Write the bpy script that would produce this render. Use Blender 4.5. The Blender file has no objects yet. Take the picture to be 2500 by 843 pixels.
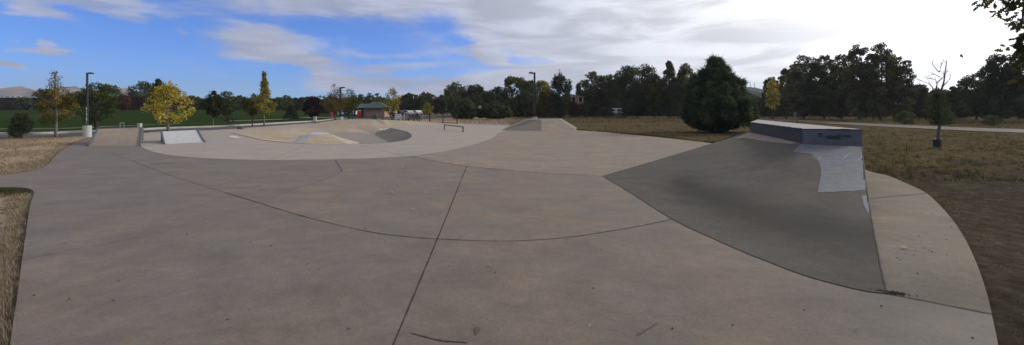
import bpy, math, random
import numpy as np
from mathutils import Vector, Matrix
from mathutils.geometry import delaunay_2d_cdt, tessellate_polygon
from mathutils.bvhtree import BVHTree

random.seed(7)
SC = bpy.context.scene
COL = SC.collection
F, CX, HY, EYE = 1000.0, 1250.0, 268.0, 1.6      # focal length (photo pixels), centre column, horizon row, eye height


# ------------------------------------------------------------------ ground shape and placing
def sstep(a, b, v):
    t = min(1.0, max(0.0, (v - a) / (b - a)))
    return t * t * (3 - 2 * t)


def inside(pt, poly):
    x, y = pt[0], pt[1]
    c = False
    j = len(poly) - 1
    for i in range(len(poly)):
        xi, yi = poly[i][0], poly[i][1]
        xj, yj = poly[j][0], poly[j][1]
        if (yi > y) != (yj > y) and x < (xj - xi) * (y - yi) / (yj - yi + 1e-12) + xi:
            c = not c
        j = i
    return c


def terrain(X, Y):
    w = sstep(2, 18, -(X + 0.42 * Y))
    return 1.42 * sstep(45, 135, Y) * w


def G(x, y, z=0.0):
    Y = F * (EYE - z) / (y - HY)
    return Vector(((x - CX) / F * Y, Y, z))


def at(x, Y, z=0.0):
    return Vector(((x - CX) / F * Y, Y, z))


def GT(x, y):
    """ground point seen at photo position, on the terrain"""
    Y = 5.0
    u = (x - CX) / F
    k = (y - HY) / F
    while Y < 400:
        if EYE - k * Y <= terrain(u * Y, Y):
            break
        Y += 0.25
    return Vector((u * Y, Y, terrain(u * Y, Y)))


# ------------------------------------------------------------------ mesh collecting
class MB:
    def __init__(s):
        s.v, s.f, s.m = [], [], []

    def add(s, vs, fs, m=0):
        b = len(s.v)
        s.v.extend([tuple(p) for p in vs])
        s.f.extend([tuple(i + b for i in f) for f in fs])
        s.m.extend([m] * len(fs))
        return s

    def box(s, c, d, rz=0.0, m=0, taper=1.0):
        cx, cy, cz = c
        hx, hy, hz = d[0] / 2, d[1] / 2, d[2] / 2
        co, si = math.cos(rz), math.sin(rz)
        vs = []
        for dz in (-1, 1):
            k = taper if dz > 0 else 1.0
            for dx, dy in ((-1, -1), (1, -1), (1, 1), (-1, 1)):
                x, y = dx * hx * k, dy * hy * k
                vs.append((cx + x * co - y * si, cy + x * si + y * co, cz + dz * hz))
        return s.add(vs, [(0, 3, 2, 1), (4, 5, 6, 7), (0, 1, 5, 4), (1, 2, 6, 5), (2, 3, 7, 6), (3, 0, 4, 7)], m)

    def tube(s, pts, rads, n=6, m=0, cap=True):
        pts = [Vector(p) for p in pts]
        if not hasattr(rads, '__len__'):
            rads = [rads] * len(pts)
        vs, fs = [], []
        for i, p in enumerate(pts):
            d = (pts[min(i + 1, len(pts) - 1)] - pts[max(i - 1, 0)])
            if d.length < 1e-9:
                d = Vector((0, 0, 1))
            d.normalize()
            a = d.cross(Vector((0, 0, 1)) if abs(d.z) < .9 else Vector((1, 0, 0))).normalized()
            b = d.cross(a)
            for k in range(n):
                t = 2 * math.pi * k / n
                vs.append(p + (a * math.cos(t) + b * math.sin(t)) * rads[i])
        for i in range(len(pts) - 1):
            for k in range(n):
                k2 = (k + 1) % n
                fs.append((i * n + k, i * n + k2, (i + 1) * n + k2, (i + 1) * n + k))
        if cap:
            fs.append(tuple(range(n - 1, -1, -1)))
            fs.append(tuple((len(pts) - 1) * n + k for k in range(n)))
        return s.add(vs, fs, m)

    def prism(s, poly, z0, z1, m=0):
        """poly: list of (x,y) ; vertical extrusion"""
        n = len(poly)
        vs = [(p[0], p[1], z0) for p in poly] + [(p[0], p[1], z1) for p in poly]
        fs = [(i, (i + 1) % n, n + (i + 1) % n, n + i) for i in range(n)]
        for t in tessellate_polygon([[Vector((p[0], p[1], 0)) for p in poly]]):
            fs.append(tuple(n + i for i in t))
            fs.append(tuple(reversed(t)))
        return s.add(vs, fs, m)

    def extrude_y(s, prof, y0, y1, m=0):
        """profile in x,z extruded along y"""
        n = len(prof)
        vs = [(p[0], y0, p[1]) for p in prof] + [(p[0], y1, p[1]) for p in prof]
        fs = [(i, (i + 1) % n, n + (i + 1) % n, n + i) for i in range(n)]
        for t in tessellate_polygon([[Vector((p[0], p[1], 0)) for p in prof]]):
            fs.append(tuple(n + i for i in t))
            fs.append(tuple(reversed(t)))
        return s.add(vs, fs, m)

    def build(s, name, mats, parent=None, smooth=False, bevel=0.0):
        me = bpy.data.meshes.new(name)
        me.from_pydata(s.v, [], s.f)
        if not isinstance(mats, (list, tuple)):
            mats = [mats]
        for mt in mats:
            me.materials.append(mt)
        if any(s.m):
            me.polygons.foreach_set('material_index', s.m)
        if smooth:
            me.polygons.foreach_set('use_smooth', [True] * len(s.f))
        me.update()
        o = bpy.data.objects.new(name, me)
        COL.objects.link(o)
        if parent is not None:
            o.parent = parent
        if bevel:
            b = o.modifiers.new('bevel', 'BEVEL')
            b.width = bevel
            b.segments = 2
            b.limit_method = 'ANGLE'
        return o


def np_mesh(name, V, faces_n, mats, parent=None, attr=None):
    """V: (n*faces_n,3) vertices, each face its own vertices"""
    me = bpy.data.meshes.new(name)
    nv = len(V)
    nf = nv // faces_n
    me.vertices.add(nv)
    me.vertices.foreach_set('co', V.astype(np.float32).ravel())
    me.loops.add(nv)
    me.loops.foreach_set('vertex_index', np.arange(nv, dtype=np.int32))
    me.polygons.add(nf)
    me.polygons.foreach_set('loop_start', np.arange(0, nv, faces_n, dtype=np.int32))
    if attr is not None:
        a = me.attributes.new('tone', 'FLOAT', 'POINT')
        a.data.foreach_set('value', np.repeat(attr, faces_n).astype(np.float32))
    for m in (mats if isinstance(mats, (list, tuple)) else [mats]):
        me.materials.append(m)
    me.update(calc_edges=True)
    me.validate()
    o = bpy.data.objects.new(name, me)
    COL.objects.link(o)
    if parent is not None:
        o.parent = parent
    return o


def tag(o, label=None, cat=None, group=None, kind=None):
    if label:
        o['label'] = label
    if cat:
        o['category'] = cat
    if group:
        o['group'] = group
    if kind:
        o['kind'] = kind
    return o


def thing(name, label, cat, loc=(0, 0, 0), rz=0.0, group=None):
    o = bpy.data.objects.new(name, None)
    o.empty_display_size = 0.2
    COL.objects.link(o)
    o.location = loc
    o.rotation_euler = (0, 0, rz)
    return tag(o, label, cat, group)


def copy_tree(o, parent=None):
    c = o.copy()
    COL.objects.link(c)
    c.parent = parent
    for ch in list(o.children):
        copy_tree(ch, c)
    return c


# ------------------------------------------------------------------ materials
def srgb(r, g, b):
    def f(c):
        c /= 255.0
        return c / 12.92 if c <= .04045 else ((c + .055) / 1.055) ** 2.4
    return (f(r), f(g), f(b), 1.0)


def new_mat(name):
    m = bpy.data.materials.new(name)
    m.use_nodes = True
    nt = m.node_tree
    nt.nodes.clear()
    out = nt.nodes.new('ShaderNodeOutputMaterial')
    p = nt.nodes.new('ShaderNodeBsdfPrincipled')
    nt.links.new(p.outputs[0], out.inputs[0])
    return m, nt, p


def N(nt, t, **kw):
    n = nt.nodes.new(t)
    for k, v in kw.items():
        setattr(n, k, v)
    return n


def noise(nt, scale, detail=4, rough=.55, vec=None, dist=0.0, stretch=None):
    n = N(nt, 'ShaderNodeTexNoise')
    n.inputs['Scale'].default_value = scale
    n.inputs['Detail'].default_value = detail
    n.inputs['Roughness'].default_value = rough
    n.inputs['Distortion'].default_value = dist
    if vec is None:
        g = N(nt, 'ShaderNodeNewGeometry')
        vec = g.outputs['Position']
    if stretch:
        mp = N(nt, 'ShaderNodeMapping')
        mp.inputs['Scale'].default_value = stretch
        nt.links.new(vec, mp.inputs[0])
        vec = mp.outputs[0]
    nt.links.new(vec, n.inputs['Vector'])
    return n.outputs['Fac']


def ramp(nt, fac, stops):
    r = N(nt, 'ShaderNodeValToRGB')
    e = r.color_ramp.elements
    while len(e) < len(stops):
        e.new(.5)
    for i, (p, c) in enumerate(stops):
        e[i].position = p
        e[i].color = c if hasattr(c, '__len__') else (c, c, c, 1)
    nt.links.new(fac, r.inputs[0])
    return r.outputs[0]


def mix(nt, fac, a, b, mode='MIX'):
    m = N(nt, 'ShaderNodeMix', data_type='RGBA', blend_type=mode)
    for i, v in ((0, fac), (6, a), (7, b)):
        if isinstance(v, bpy.types.NodeSocket):
            nt.links.new(v, m.inputs[i])
        elif i == 0:
            m.inputs[0].default_value = v
        else:
            m.inputs[i].default_value = v
    return m.outputs[2]


def mapr(nt, v, a, b, c, d, smooth=False):
    m = N(nt, 'ShaderNodeMapRange')
    if smooth:
        m.interpolation_type = 'SMOOTHSTEP'
    nt.links.new(v, m.inputs[0])
    for i, x in enumerate((a, b, c, d)):
        m.inputs[i + 1].default_value = x
    return m.outputs[0]


def bump(nt, p, h, strength=.3, dist=.01):
    b = N(nt, 'ShaderNodeBump')
    b.inputs['Strength'].default_value = strength
    b.inputs['Distance'].default_value = dist
    nt.links.new(h, b.inputs['Height'])
    nt.links.new(b.outputs[0], p.inputs['Normal'])


def plain(name, col, rough=.6, metal=0.0, var=.25, scale=6.0):
    m, nt, p = new_mat(name)
    c = mix(nt, mapr(nt, noise(nt, scale), .3, .7, 0, 1), tuple(x * (1 - var) for x in col[:3]) + (1,),
            tuple(min(1, x * (1 + var)) for x in col[:3]) + (1,))
    nt.links.new(c, p.inputs['Base Color'])
    p.inputs['Roughness'].default_value = rough
    p.inputs['Metallic'].default_value = metal
    return m


def concrete(name, col, blotch=.16, warm=0.5, rough=.62, grain=.16, seed=0.0, spec=.26):
    """troweled weathered concrete: large blotches, trowel streaks, fine grain, small dark specks"""
    m, nt, p = new_mat(name)
    g = N(nt, 'ShaderNodeNewGeometry')
    off = N(nt, 'ShaderNodeVectorMath', operation='ADD')
    off.inputs[1].default_value = (seed * 7.3, seed * 3.1, 0)
    nt.links.new(g.outputs['Position'], off.inputs[0])
    v = off.outputs[0]
    c0 = tuple(col[:3]) + (1,)
    wcol = (col[0] * 1.24, col[1] * 1.08, col[2] * .90, 1)
    ccol = (col[0] * .84, col[1] * .88, col[2] * .93, 1)
    big = noise(nt, .5, 6, .68, v, .3)
    c = mix(nt, mapr(nt, big, .44, .58, 0, warm), c0, wcol)
    b2 = noise(nt, .8, 6, .7, v, .2)
    c = mix(nt, mapr(nt, b2, .45, .66, 0, .7), c, ccol)
    b3 = noise(nt, 1.3, 7, .72, v, .3, (1.0, 1.35, 1))
    k = mapr(nt, b3, .3, .7, 1 - blotch, 1 + blotch)
    fine = noise(nt, 38, 3, .7, v)
    k2 = mapr(nt, fine, .3, .7, 1 - grain, 1 + grain)
    mid = noise(nt, 8.0, 6, .78, v)
    k3 = mapr(nt, mid, .3, .7, 1 - grain * 1.1, 1 + grain * 1.1)
    mu = N(nt, 'ShaderNodeMath', operation='MULTIPLY')
    nt.links.new(k, mu.inputs[0]); nt.links.new(k2, mu.inputs[1])
    mu2 = N(nt, 'ShaderNodeMath', operation='MULTIPLY')
    nt.links.new(mu.outputs[0], mu2.inputs[0]); nt.links.new(k3, mu2.inputs[1])
    sc = N(nt, 'ShaderNodeVectorMath', operation='SCALE')
    nt.links.new(c, sc.inputs[0]); nt.links.new(mu2.outputs[0], sc.inputs['Scale'])
    # dark specks / tyre dots
    vo = N(nt, 'ShaderNodeTexVoronoi')
    vo.inputs['Scale'].default_value = 1.1
    nt.links.new(v, vo.inputs['Vector'])
    sp = mapr(nt, vo.outputs['Distance'], .006, .02, .4, 0)
    c = mix(nt, sp, sc.outputs[0], (.06, .055, .05, 1))
    # pale worn scuffs and mineral bloom
    sf = noise(nt, 2.2, 9, .8, v, 1.2)
    c = mix(nt, mapr(nt, sf, .60, .70, 0, .28), c, tuple(min(1, x * 1.55) for x in col[:3]) + (1,))
    cr_ = noise(nt, .7, 9, .75, v, 2.0)
    c = mix(nt, mapr(nt, cr_, .60, .68, 0, .30), c, tuple(x * .68 for x in col[:3]) + (1,))
    nt.links.new(c, p.inputs['Base Color'])
    p.inputs['Specular IOR Level'].default_value = spec
    rr = mapr(nt, mid, .3, .7, rough - .06, rough + .08)
    nt.links.new(rr, p.inputs['Roughness'])
    bump(nt, p, fine, .12, .004)
    return m


M = {}
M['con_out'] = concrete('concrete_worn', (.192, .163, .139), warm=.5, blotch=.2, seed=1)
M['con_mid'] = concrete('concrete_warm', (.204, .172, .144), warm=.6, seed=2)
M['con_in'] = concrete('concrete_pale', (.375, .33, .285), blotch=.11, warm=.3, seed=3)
M['con_tri'] = concrete('concrete_grey', (.285, .248, .216), blotch=.16, warm=.45, seed=4, spec=.08, rough=.8)
M['con_floor'] = concrete('concrete_bowl_floor', (.30, .265, .22), blotch=.12, warm=.3, seed=12)
M['con_sand'] = concrete('concrete_pale_sand', (.45, .395, .31), blotch=.08, warm=.4, seed=13)
M['con_ramp'] = concrete('concrete_ramp_tan', (.29, .248, .208), blotch=.10, warm=.5, seed=14)
M['con_walk'] = concrete('concrete_walk', (.225, .20, .168), warm=.4, seed=5, spec=.08, rough=.8)
M['con_bowl'] = concrete('concrete_sand', (.39, .335, .262), blotch=.13, warm=.8, seed=6)
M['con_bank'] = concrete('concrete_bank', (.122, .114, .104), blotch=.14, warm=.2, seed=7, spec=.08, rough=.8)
M['con_shaded'] = concrete('concrete_shaded', (.20, .182, .16), blotch=.1, warm=.1, seed=8, spec=.1, rough=.8)  # shade put into the colour, for sides turned from the sun
M['con_white'] = plain('painted_patch', (.60, .62, .64, 1), .6, var=.1)
M['con_silver'] = plain('silver_painted_concrete', (.52, .54, .55, 1), .5, var=.12)
M['joint'] = plain('joint_dark', (.035, .03, .026, 1), .95)
M['joint2'] = plain('joint_soft', (.12, .105, .09, 1), .95)
M['steel'] = plain('painted_steel_edge', (.10, .12, .15, 1), .45, .3)
M['rail'] = plain('worn_rail_paint', (.12, .085, .075, 1), .5, .3)
M['galv'] = plain('galvanised_pipe', (.28, .29, .28, 1), .45, .4)
M['pole'] = plain('dark_bronze_pole', (.035, .035, .04, 1), .45, .3)
M['white'] = plain('white_paint', (.75, .76, .76, 1), .5, var=.08)
M['offwhite'] = plain('weathered_white', (.5, .51, .48, 1), .6, var=.15)
M['black'] = plain('black_paint', (.012, .013, .013, 1), .5)
M['asphalt'] = plain('asphalt', (.07, .066, .063, 1), .9, var=.2, scale=3)
M['trail'] = concrete('trail_concrete', (.155, .137, .12), seed=9, spec=.08, rough=.8)
M['kerb'] = concrete('kerb_concrete', (.42, .41, .38), seed=10)
M['brick'] = None
M['roof_green'] = plain('green_metal_roof', (.035, .075, .062, 1), .45, .2)
M['red'] = plain('red_paint', (.55, .04, .03, 1), .45)
M['bark'] = plain('grey_brown_bark', (.17, .145, .115, 1), .9, var=.3, scale=14)
M['bark_dark'] = plain('dark_bark', (.06, .05, .04, 1), .95, var=.3, scale=14)
M['bark_bare'] = plain('bare_bark', (.12, .10, .085, 1), .95, var=.3, scale=20)
M['glass'] = plain('dark_glass', (.02, .025, .03, 1), .12, var=.1)
M['tyre'] = plain('tyre_rubber', (.02, .02, .02, 1), .85)
M['rim'] = plain('alloy_rim', (.5, .5, .52, 1), .35, .8)
M['car_white'] = plain('white_car_paint', (.72, .73, .75, 1), .25, var=.04)
M['car_dark'] = plain('dark_car_paint', (.025, .026, .03, 1), .25, var=.1)
M['chalk'] = plain('chalk', (.75, .76, .78, 1), .9, var=.1)
M['stone'] = plain('pebble', (.20, .18, .155, 1), .85, var=.5, scale=9)
M['dirt_wet'] = plain('loose_soil', (.045, .035, .027, 1), .95, var=.5, scale=30)
M['leaf_dry'] = plain('dry_leaf', (.42, .30, .14, 1), .8, var=.4, scale=8)
M['twig'] = plain('dry_twig', (.10, .075, .05, 1), .9)
M['stain'] = plain('rubber_stain', (.145, .124, .107, 1), .7, var=.2)


def brick():
    m, nt, p = new_mat('tan_brick')
    tc = N(nt, 'ShaderNodeTexCoord')
    mp = N(nt, 'ShaderNodeMapping')
    mp.inputs['Rotation'].default_value = (math.pi / 2, 0, 0)
    nt.links.new(tc.outputs['Object'], mp.inputs[0])
    b = N(nt, 'ShaderNodeTexBrick')
    b.inputs['Color1'].default_value = (.40, .23, .145, 1)
    b.inputs['Color2'].default_value = (.34, .20, .13, 1)
    b.inputs['Mortar'].default_value = (.42, .33, .26, 1)
    b.inputs['Scale'].default_value = 2.5
    nt.links.new(mp.outputs[0], b.inputs[0])
    nt.links.new(b.outputs[0], p.inputs['Base Color'])
    p.inputs['Roughness'].default_value = .85
    return m


M['brick'] = brick()


def foliage(name, c1, c2, c3=None, trans=.35):
    m = bpy.data.materials.new(name)
    m.use_nodes = True
    nt = m.node_tree
    nt.nodes.clear()
    out = N(nt, 'ShaderNodeOutputMaterial')
    at_ = N(nt, 'ShaderNodeAttribute', attribute_name='tone')
    c3 = c3 or c2
    c = ramp(nt, at_.outputs['Fac'], [(0, tuple(c1) + (1,)), (.6, tuple(c2) + (1,)), (1, tuple(c3) + (1,))])
    d = N(nt, 'ShaderNodeBsdfDiffuse')
    t = N(nt, 'ShaderNodeBsdfTranslucent')
    nt.links.new(c, d.inputs[0])
    nt.links.new(c, t.inputs[0])
    ms = N(nt, 'ShaderNodeMixShader')
    ms.inputs[0].default_value = trans
    nt.links.new(d.outputs[0], ms.inputs[1])
    nt.links.new(t.outputs[0], ms.inputs[2])
    nt.links.new(ms.outputs[0], out.inputs[0])
    return m


FO = {
    'yellow': foliage('autumn_yellow_leaves', (.22, .17, .025), (.58, .46, .07), (.78, .66, .16)),
    'yelgreen': foliage('yellow_green_leaves', (.09, .095, .022), (.30, .26, .05), (.54, .44, .09)),
    'tawny': foliage('tawny_leaves', (.07, .065, .02), (.19, .155, .045), (.40, .31, .08)),
    'olive': foliage('olive_leaves', (.045, .048, .016), (.10, .095, .025), (.22, .18, .04)),
    'green': foliage('green_leaves', (.042, .06, .023), (.098, .125, .046), (.165, .175, .065), .4),
    'dark': foliage('dark_green_leaves', (.028, .038, .018), (.058, .072, .031), (.10, .105, .042), .4),
    'pale': foliage('pale_green_leaves', (.055, .075, .028), (.12, .145, .055), (.20, .20, .075)),
    'willow': foliage('grey_green_leaves', (.045, .053, .026), (.105, .11, .05), (.20, .18, .08), .45),
    'plum': foliage('plum_leaves', (.022, .012, .013), (.05, .022, .022), (.07, .03, .025)),
    'rust': foliage('rust_leaves', (.06, .030, .014), (.12, .055, .022), (.17, .075, .025)),
    'pine': foliage('pine_needles', (.028, .044, .024), (.085, .115, .058), (.18, .20, .10), .35),
    'oak': foliage('oak_leaves', (.035, .045, .018), (.07, .08, .03), (.16, .12, .05), .5),
    'straw': foliage('straw_blades', (.17, .13, .085), (.35, .28, .195), (.52, .44, .32), .3),
    'straw_dull': foliage('dull_straw_blades', (.09, .07, .036), (.20, .16, .085), (.34, .28, .16), .3),
    'weeds': foliage('weed_blades', (.045, .055, .02), (.09, .09, .035), (.17, .14, .06), .3),
    'turf': foliage('turf_blades', (.012, .032, .010), (.024, .058, .016), (.04, .08, .022), .3),
}


def ground_mat():
    m, nt, p = new_mat('dry_ground')
    g = N(nt, 'ShaderNodeNewGeometry')
    v = g.outputs['Position']
    sep = N(nt, 'ShaderNodeSeparateXYZ')
    nt.links.new(v, sep.inputs[0])
    straw = ramp(nt, noise(nt, 3.2, 6, .7, v, .5), [(.3, (.065, .05, .028, 1)), (.5, (.135, .105, .06, 1)), (.72, (.25, .20, .12, 1))])
    soil = ramp(nt, noise(nt, 6.0, 6, .7, v), [(.3, (.050, .041, .032, 1)), (.55, (.105, .086, .069, 1)), (.8, (.21, .18, .15, 1))])
    tan = ramp(nt, noise(nt, 4.5, 6, .72, v), [(.28, (.24, .175, .12, 1)), (.5, (.44, .335, .235, 1)), (.75, (.62, .50, .37, 1))])
    # worn soil beside the right-hand walk, straw further out
    fy = mapr(nt, sep.outputs['Y'], 8.5, 15, 0, 1, True)
    bl = noise(nt, .45, 4, .6, v, .5)
    a = N(nt, 'ShaderNodeMath', operation='ADD')
    nt.links.new(fy, a.inputs[0])
    nt.links.new(mapr(nt, bl, .3, .7, -.75, .7), a.inputs[1])
    right = mix(nt, mapr(nt, a.outputs[0], .35, .75, 0, 1, True), soil, straw)
    fx = mapr(nt, sep.outputs['X'], -2, 1, 0, 1)
    c = mix(nt, fx, tan, right)
    # distant ground turns olive
    w = mix(nt, mapr(nt, noise(nt, .16, 4, .6, v), .46, .62, 0, .6), c, (.10, .085, .04, 1))
    far = mapr(nt, sep.outputs['Y'], 20, 60, 0, .6)
    c = mix(nt, far, c, w)
    gr = noise(nt, 60, 3, .7, v)
    c2 = mix(nt, mapr(nt, gr, .3, .7, 0, .5), c, (.02, .016, .012, 1))
    c3 = mix(nt, .6, c, c2)
    nt.links.new(c3, p.inputs['Base Color'])
    p.inputs['Roughness'].default_value = .95
    p.inputs['Specular IOR Level'].default_value = 0
    bump(nt, p, noise(nt, 18, 5, .75, v), .8, .03)
    return m


def lawn_mat():
    m, nt, p = new_mat('mown_lawn')
    g = N(nt, 'ShaderNodeNewGeometry')
    v = g.outputs['Position']
    c = ramp(nt, noise(nt, .12, 5, .6, v, .3, (.35, 2.2, 1)), [(.35, (.020, .040, .012, 1)), (.55, (.031, .054, .017, 1)), (.7, (.050, .070, .024, 1))])
    f = mapr(nt, noise(nt, 5, 4, .7, v), .3, .7, .75, 1.3)
    s = N(nt, 'ShaderNodeVectorMath', operation='SCALE')
    nt.links.new(c, s.inputs[0]); nt.links.new(f, s.inputs['Scale'])
    nt.links.new(s.outputs[0], p.inputs['Base Color'])
    p.inputs['Roughness'].default_value = .9
    p.inputs['Specular IOR Level'].default_value = 0
    p.inputs['Roughness'].default_value = 1
    return m


M['ground'] = ground_mat()
M['lawn'] = lawn_mat()


# ------------------------------------------------------------------ curves and sheets
def crom(pts, k=6, closed=False):
    """Catmull-Rom through 2-D or 3-D points"""
    P = [Vector(p) for p in pts]
    n = len(P)
    out = []
    segs = n if closed else n - 1
    for i in range(segs):
        if closed:
            a, b, c, d = P[(i - 1) % n], P[i], P[(i + 1) % n], P[(i + 2) % n]
        else:
            a, b, c, d = P[max(i - 1, 0)], P[i], P[i + 1], P[min(i + 2, n - 1)]
        for j in range(k):
            t = j / k
            out.append(.5 * ((2 * b) + (c - a) * t + (2 * a - 5 * b + 4 * c - d) * t * t + (3 * b - a - 3 * c + d) * t ** 3))
    if not closed:
        out.append(P[-1])
    return out


def px_curve(pts, k=6):
    """smooth in ground space, through photo positions at z=0"""
    return [p for p in crom([G(x, y) for x, y in pts], k)]


def inside(pt, poly):
    x, y = pt[0], pt[1]
    c = False
    n = len(poly)
    j = n - 1
    for i in range(n):
        xi, yi = poly[i][0], poly[i][1]
        xj, yj = poly[j][0], poly[j][1]
        if (yi > y) != (yj > y) and x < (xj - xi) * (y - yi) / (yj - yi + 1e-12) + xi:
            c = not c
        j = i
    return c


def sheet_poly(mb, poly, zf, step=0.0, mats=0, skirt=0.0, zones=(), holes=(), default=0):
    """flat-ish sheet triangulated inside poly, zones = [(poly, mat)], later wins"""
    vs, es = [], []

    def loop(pl):
        b = len(vs)
        vs.extend([Vector((p[0], p[1])) for p in pl])
        es.extend([(b + i, b + (i + 1) % len(pl)) for i in range(len(pl))])
    loop(poly)
    for h in holes:
        loop(h)
    for z, _ in zones:
        loop(z)
    if step:
        xs = [p[0] for p in poly]; ys = [p[1] for p in poly]
        x = min(xs)
        while x < max(xs):
            y = min(ys)
            while y < max(ys):
                if inside((x, y), poly):
                    vs.append(Vector((x, y)))
                y += step
            x += step
    r = delaunay_2d_cdt(vs, es, [], 0, 1e-4)
    V, T = r[0], r[2]
    used, fs, ms = {}, [], []
    out = []
    for t in T:
        c = (V[t[0]] + V[t[1]] + V[t[2]]) / 3
        if not inside(c, poly) or any(inside(c, h) for h in holes):
            continue
        mi = default
        for z, m_ in zones:
            if inside(c, z):
                mi = m_
        f = []
        a = (V[t[1]] - V[t[0]]).cross(V[t[2]] - V[t[0]])
        if a < 0:
            t = (t[0], t[2], t[1])
        for i in t:
            if i not in used:
                used[i] = len(out)
                out.append((V[i].x, V[i].y, zf(V[i].x, V[i].y)))
            f.append(used[i])
        fs.append(tuple(f))
        ms.append(mi)
    b = len(mb.v)
    mb.v.extend(out)
    mb.f.extend([tuple(i + b for i in f) for f in fs])
    mb.m.extend(ms)
    if skirt:
        n = len(poly)
        top = [(p[0], p[1], zf(p[0], p[1])) for p in poly]
        bot = [(p[0], p[1], zf(p[0], p[1]) - skirt) for p in poly]
        mb.add(top + bot, [(i, n + i, n + (i + 1) % n, (i + 1) % n) for i in range(n)], default)
    return mb


def ribbon(mb, pts, w, z=0.004, jitter=0.0, m=0, zf=None, wf=None):
    P = [Vector((p[0], p[1], 0)) for p in pts]
    vs, fs = [], []
    for i, p in enumerate(P):
        d = (P[min(i + 1, len(P) - 1)] - P[max(i - 1, 0)])
        d.normalize()
        nrm = Vector((-d.y, d.x, 0))
        ww = (wf(p) if wf else w) * .5 * (1 + random.uniform(-jitter, jitter))
        o = nrm * random.uniform(-jitter, jitter) * ww * .6
        for s_ in (-1, 1):
            q = p + o + nrm * ww * s_
            vs.append((q.x, q.y, (zf(q.x, q.y) if zf else 0) + z))
        if i:
            fs.append((2 * i - 2, 2 * i - 1, 2 * i + 1, 2 * i))
    fs = [tuple(reversed(f)) for f in fs]
    return mb.add(vs, fs, m)


def densify(pts, step):
    out = []
    for a, b in zip(pts[:-1], pts[1:]):
        a, b = Vector(a), Vector(b)
        n = max(1, int((b - a).length / step))
        for i in range(n):
            out.append(a.lerp(b, i / n))
    out.append(Vector(pts[-1]))
    return out


# ------------------------------------------------------------------ ground sheet, lawn, roads
UNDER = [(-22.5, 19.5), (-7, 8), (-3.5, 4.5), (5, 4.5), (7, 9), (2, 27), (-8, 48), (-21, 46)]


def base_ground():
    xs = sorted(set([-9000, -5000, -2500, -1200, -600, -350] + list(range(-240, 241, 5)) + [350, 600, 1200, 2500, 5000, 9000]))
    ys = sorted(set([-60, -20] + list(range(0, 200, 4)) + [220, 260, 320, 450, 700, 1200, 2500, 5000, 9500]))
    nx = len(xs)
    vs = [(x, y, terrain(x, y) - (.95 if inside((x, y), UNDER) else .10)) for y in ys for x in xs]
    fs = [(j * nx + i, j * nx + i + 1, (j + 1) * nx + i + 1, (j + 1) * nx + i) for j in range(len(ys) - 1) for i in range(nx - 1)]
    mb = MB()
    mb.add(vs, fs)
    return tag(mb.build('ground', M['ground']), kind='structure')


# near dirt sits a bit higher than the base sheet, rough
def rough_ground():
    mb = MB()
    poly = [(-60, 2.0), (60, 2.0), (75, 60), (-15, 60), (-24, 33), (-27, 25.6), (-40, 24.4), (-75, 24)]
    rng = np.random.RandomState(3)
    ph = rng.rand(8, 3) * 6.28
    fr = [(0.31, .12), (.13, .37), (.9, .5), (.6, 1.1), (1.9, 1.3), (1.4, 2.3), (.22, .18), (.5, .31)]

    def zf(x, y):
        s = 0
        for i, (a, b) in enumerate(fr):
            s += math.sin(a * x + ph[i, 0]) * math.sin(b * y + ph[i, 1]) / (1 + i)
        return -.062 + .016 * s
    sheet_poly(mb, poly, zf, step=.9, holes=[[(p.x, p.y) for p in rim_s]])
    o = mb.build('dirt_ground', M['ground'], smooth=True)
    return tag(o, kind='structure')



KERB = [(-700, 345), (-300, 334), (0, 328.5), (100, 327.3), (200, 323), (260, 320.5), (348, 317.5), (393, 314.8), (470, 312), (540, 309.5), (650, 303.5), (770, 296.5), (800, 293.5), (835, 290.5), (900, 289.5)]
kerb_w = px_curve(KERB, 5)
ROADLO = [(-700, 356), (-300, 342), (0, 335), (130, 333.8), (200, 331), (260, 329), (348, 325), (393, 321), (470, 319), (540, 316.5), (650, 308.5), (770, 300), (800, 296), (835, 292.5), (900, 291)]
road_w = px_curve(ROADLO, 5)

# lawn: from the kerb back
lawn_poly = [tuple(p[:2]) for p in kerb_w][:-10] + [tuple(G(800, 292)[:2]), (-27, 62), (-30, 75), (-36, 95), (-50, 140), (-60, 175), (-260, 190), (-260, 25)]
mb = MB()
sheet_poly(mb, lawn_poly, lambda x, y: terrain(x, y) + .03, step=4.0)
tag(mb.build('lawn', M['lawn']), kind='structure')

mb = MB()
sheet_poly(mb, [tuple(p[:2]) for p in kerb_w] + [tuple(p[:2]) for p in reversed(road_w)], lambda x, y: -.025)
tag(mb.build('road', M['asphalt']), kind='structure')

mb = MB()
kp = kerb_w[:-4]
vs, fs = [], []
for i, p in enumerate(kp):
    d = (kp[min(i + 1, len(kp) - 1)] - kp[max(i - 1, 0)]).normalized()
    nn = Vector((-d.y, d.x, 0))
    for off, z in ((-.02, -.05), (0, .09), (.02, .11), (.38, .115), (.40, .0)):
        q = p + nn * off
        vs.append((q.x, q.y, z + terrain(q.x, q.y)))
    if i:
        for k in range(4):
            a = (i - 1) * 5 + k
            fs.append((a, a + 1, a + 6, a + 5))
mb.add(vs, [tuple(reversed(f)) for f in fs])
tag(mb.build('kerb', M['kerb']), 'pale concrete kerb between the asphalt strip and the green lawn', 'kerb', kind='structure')

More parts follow.
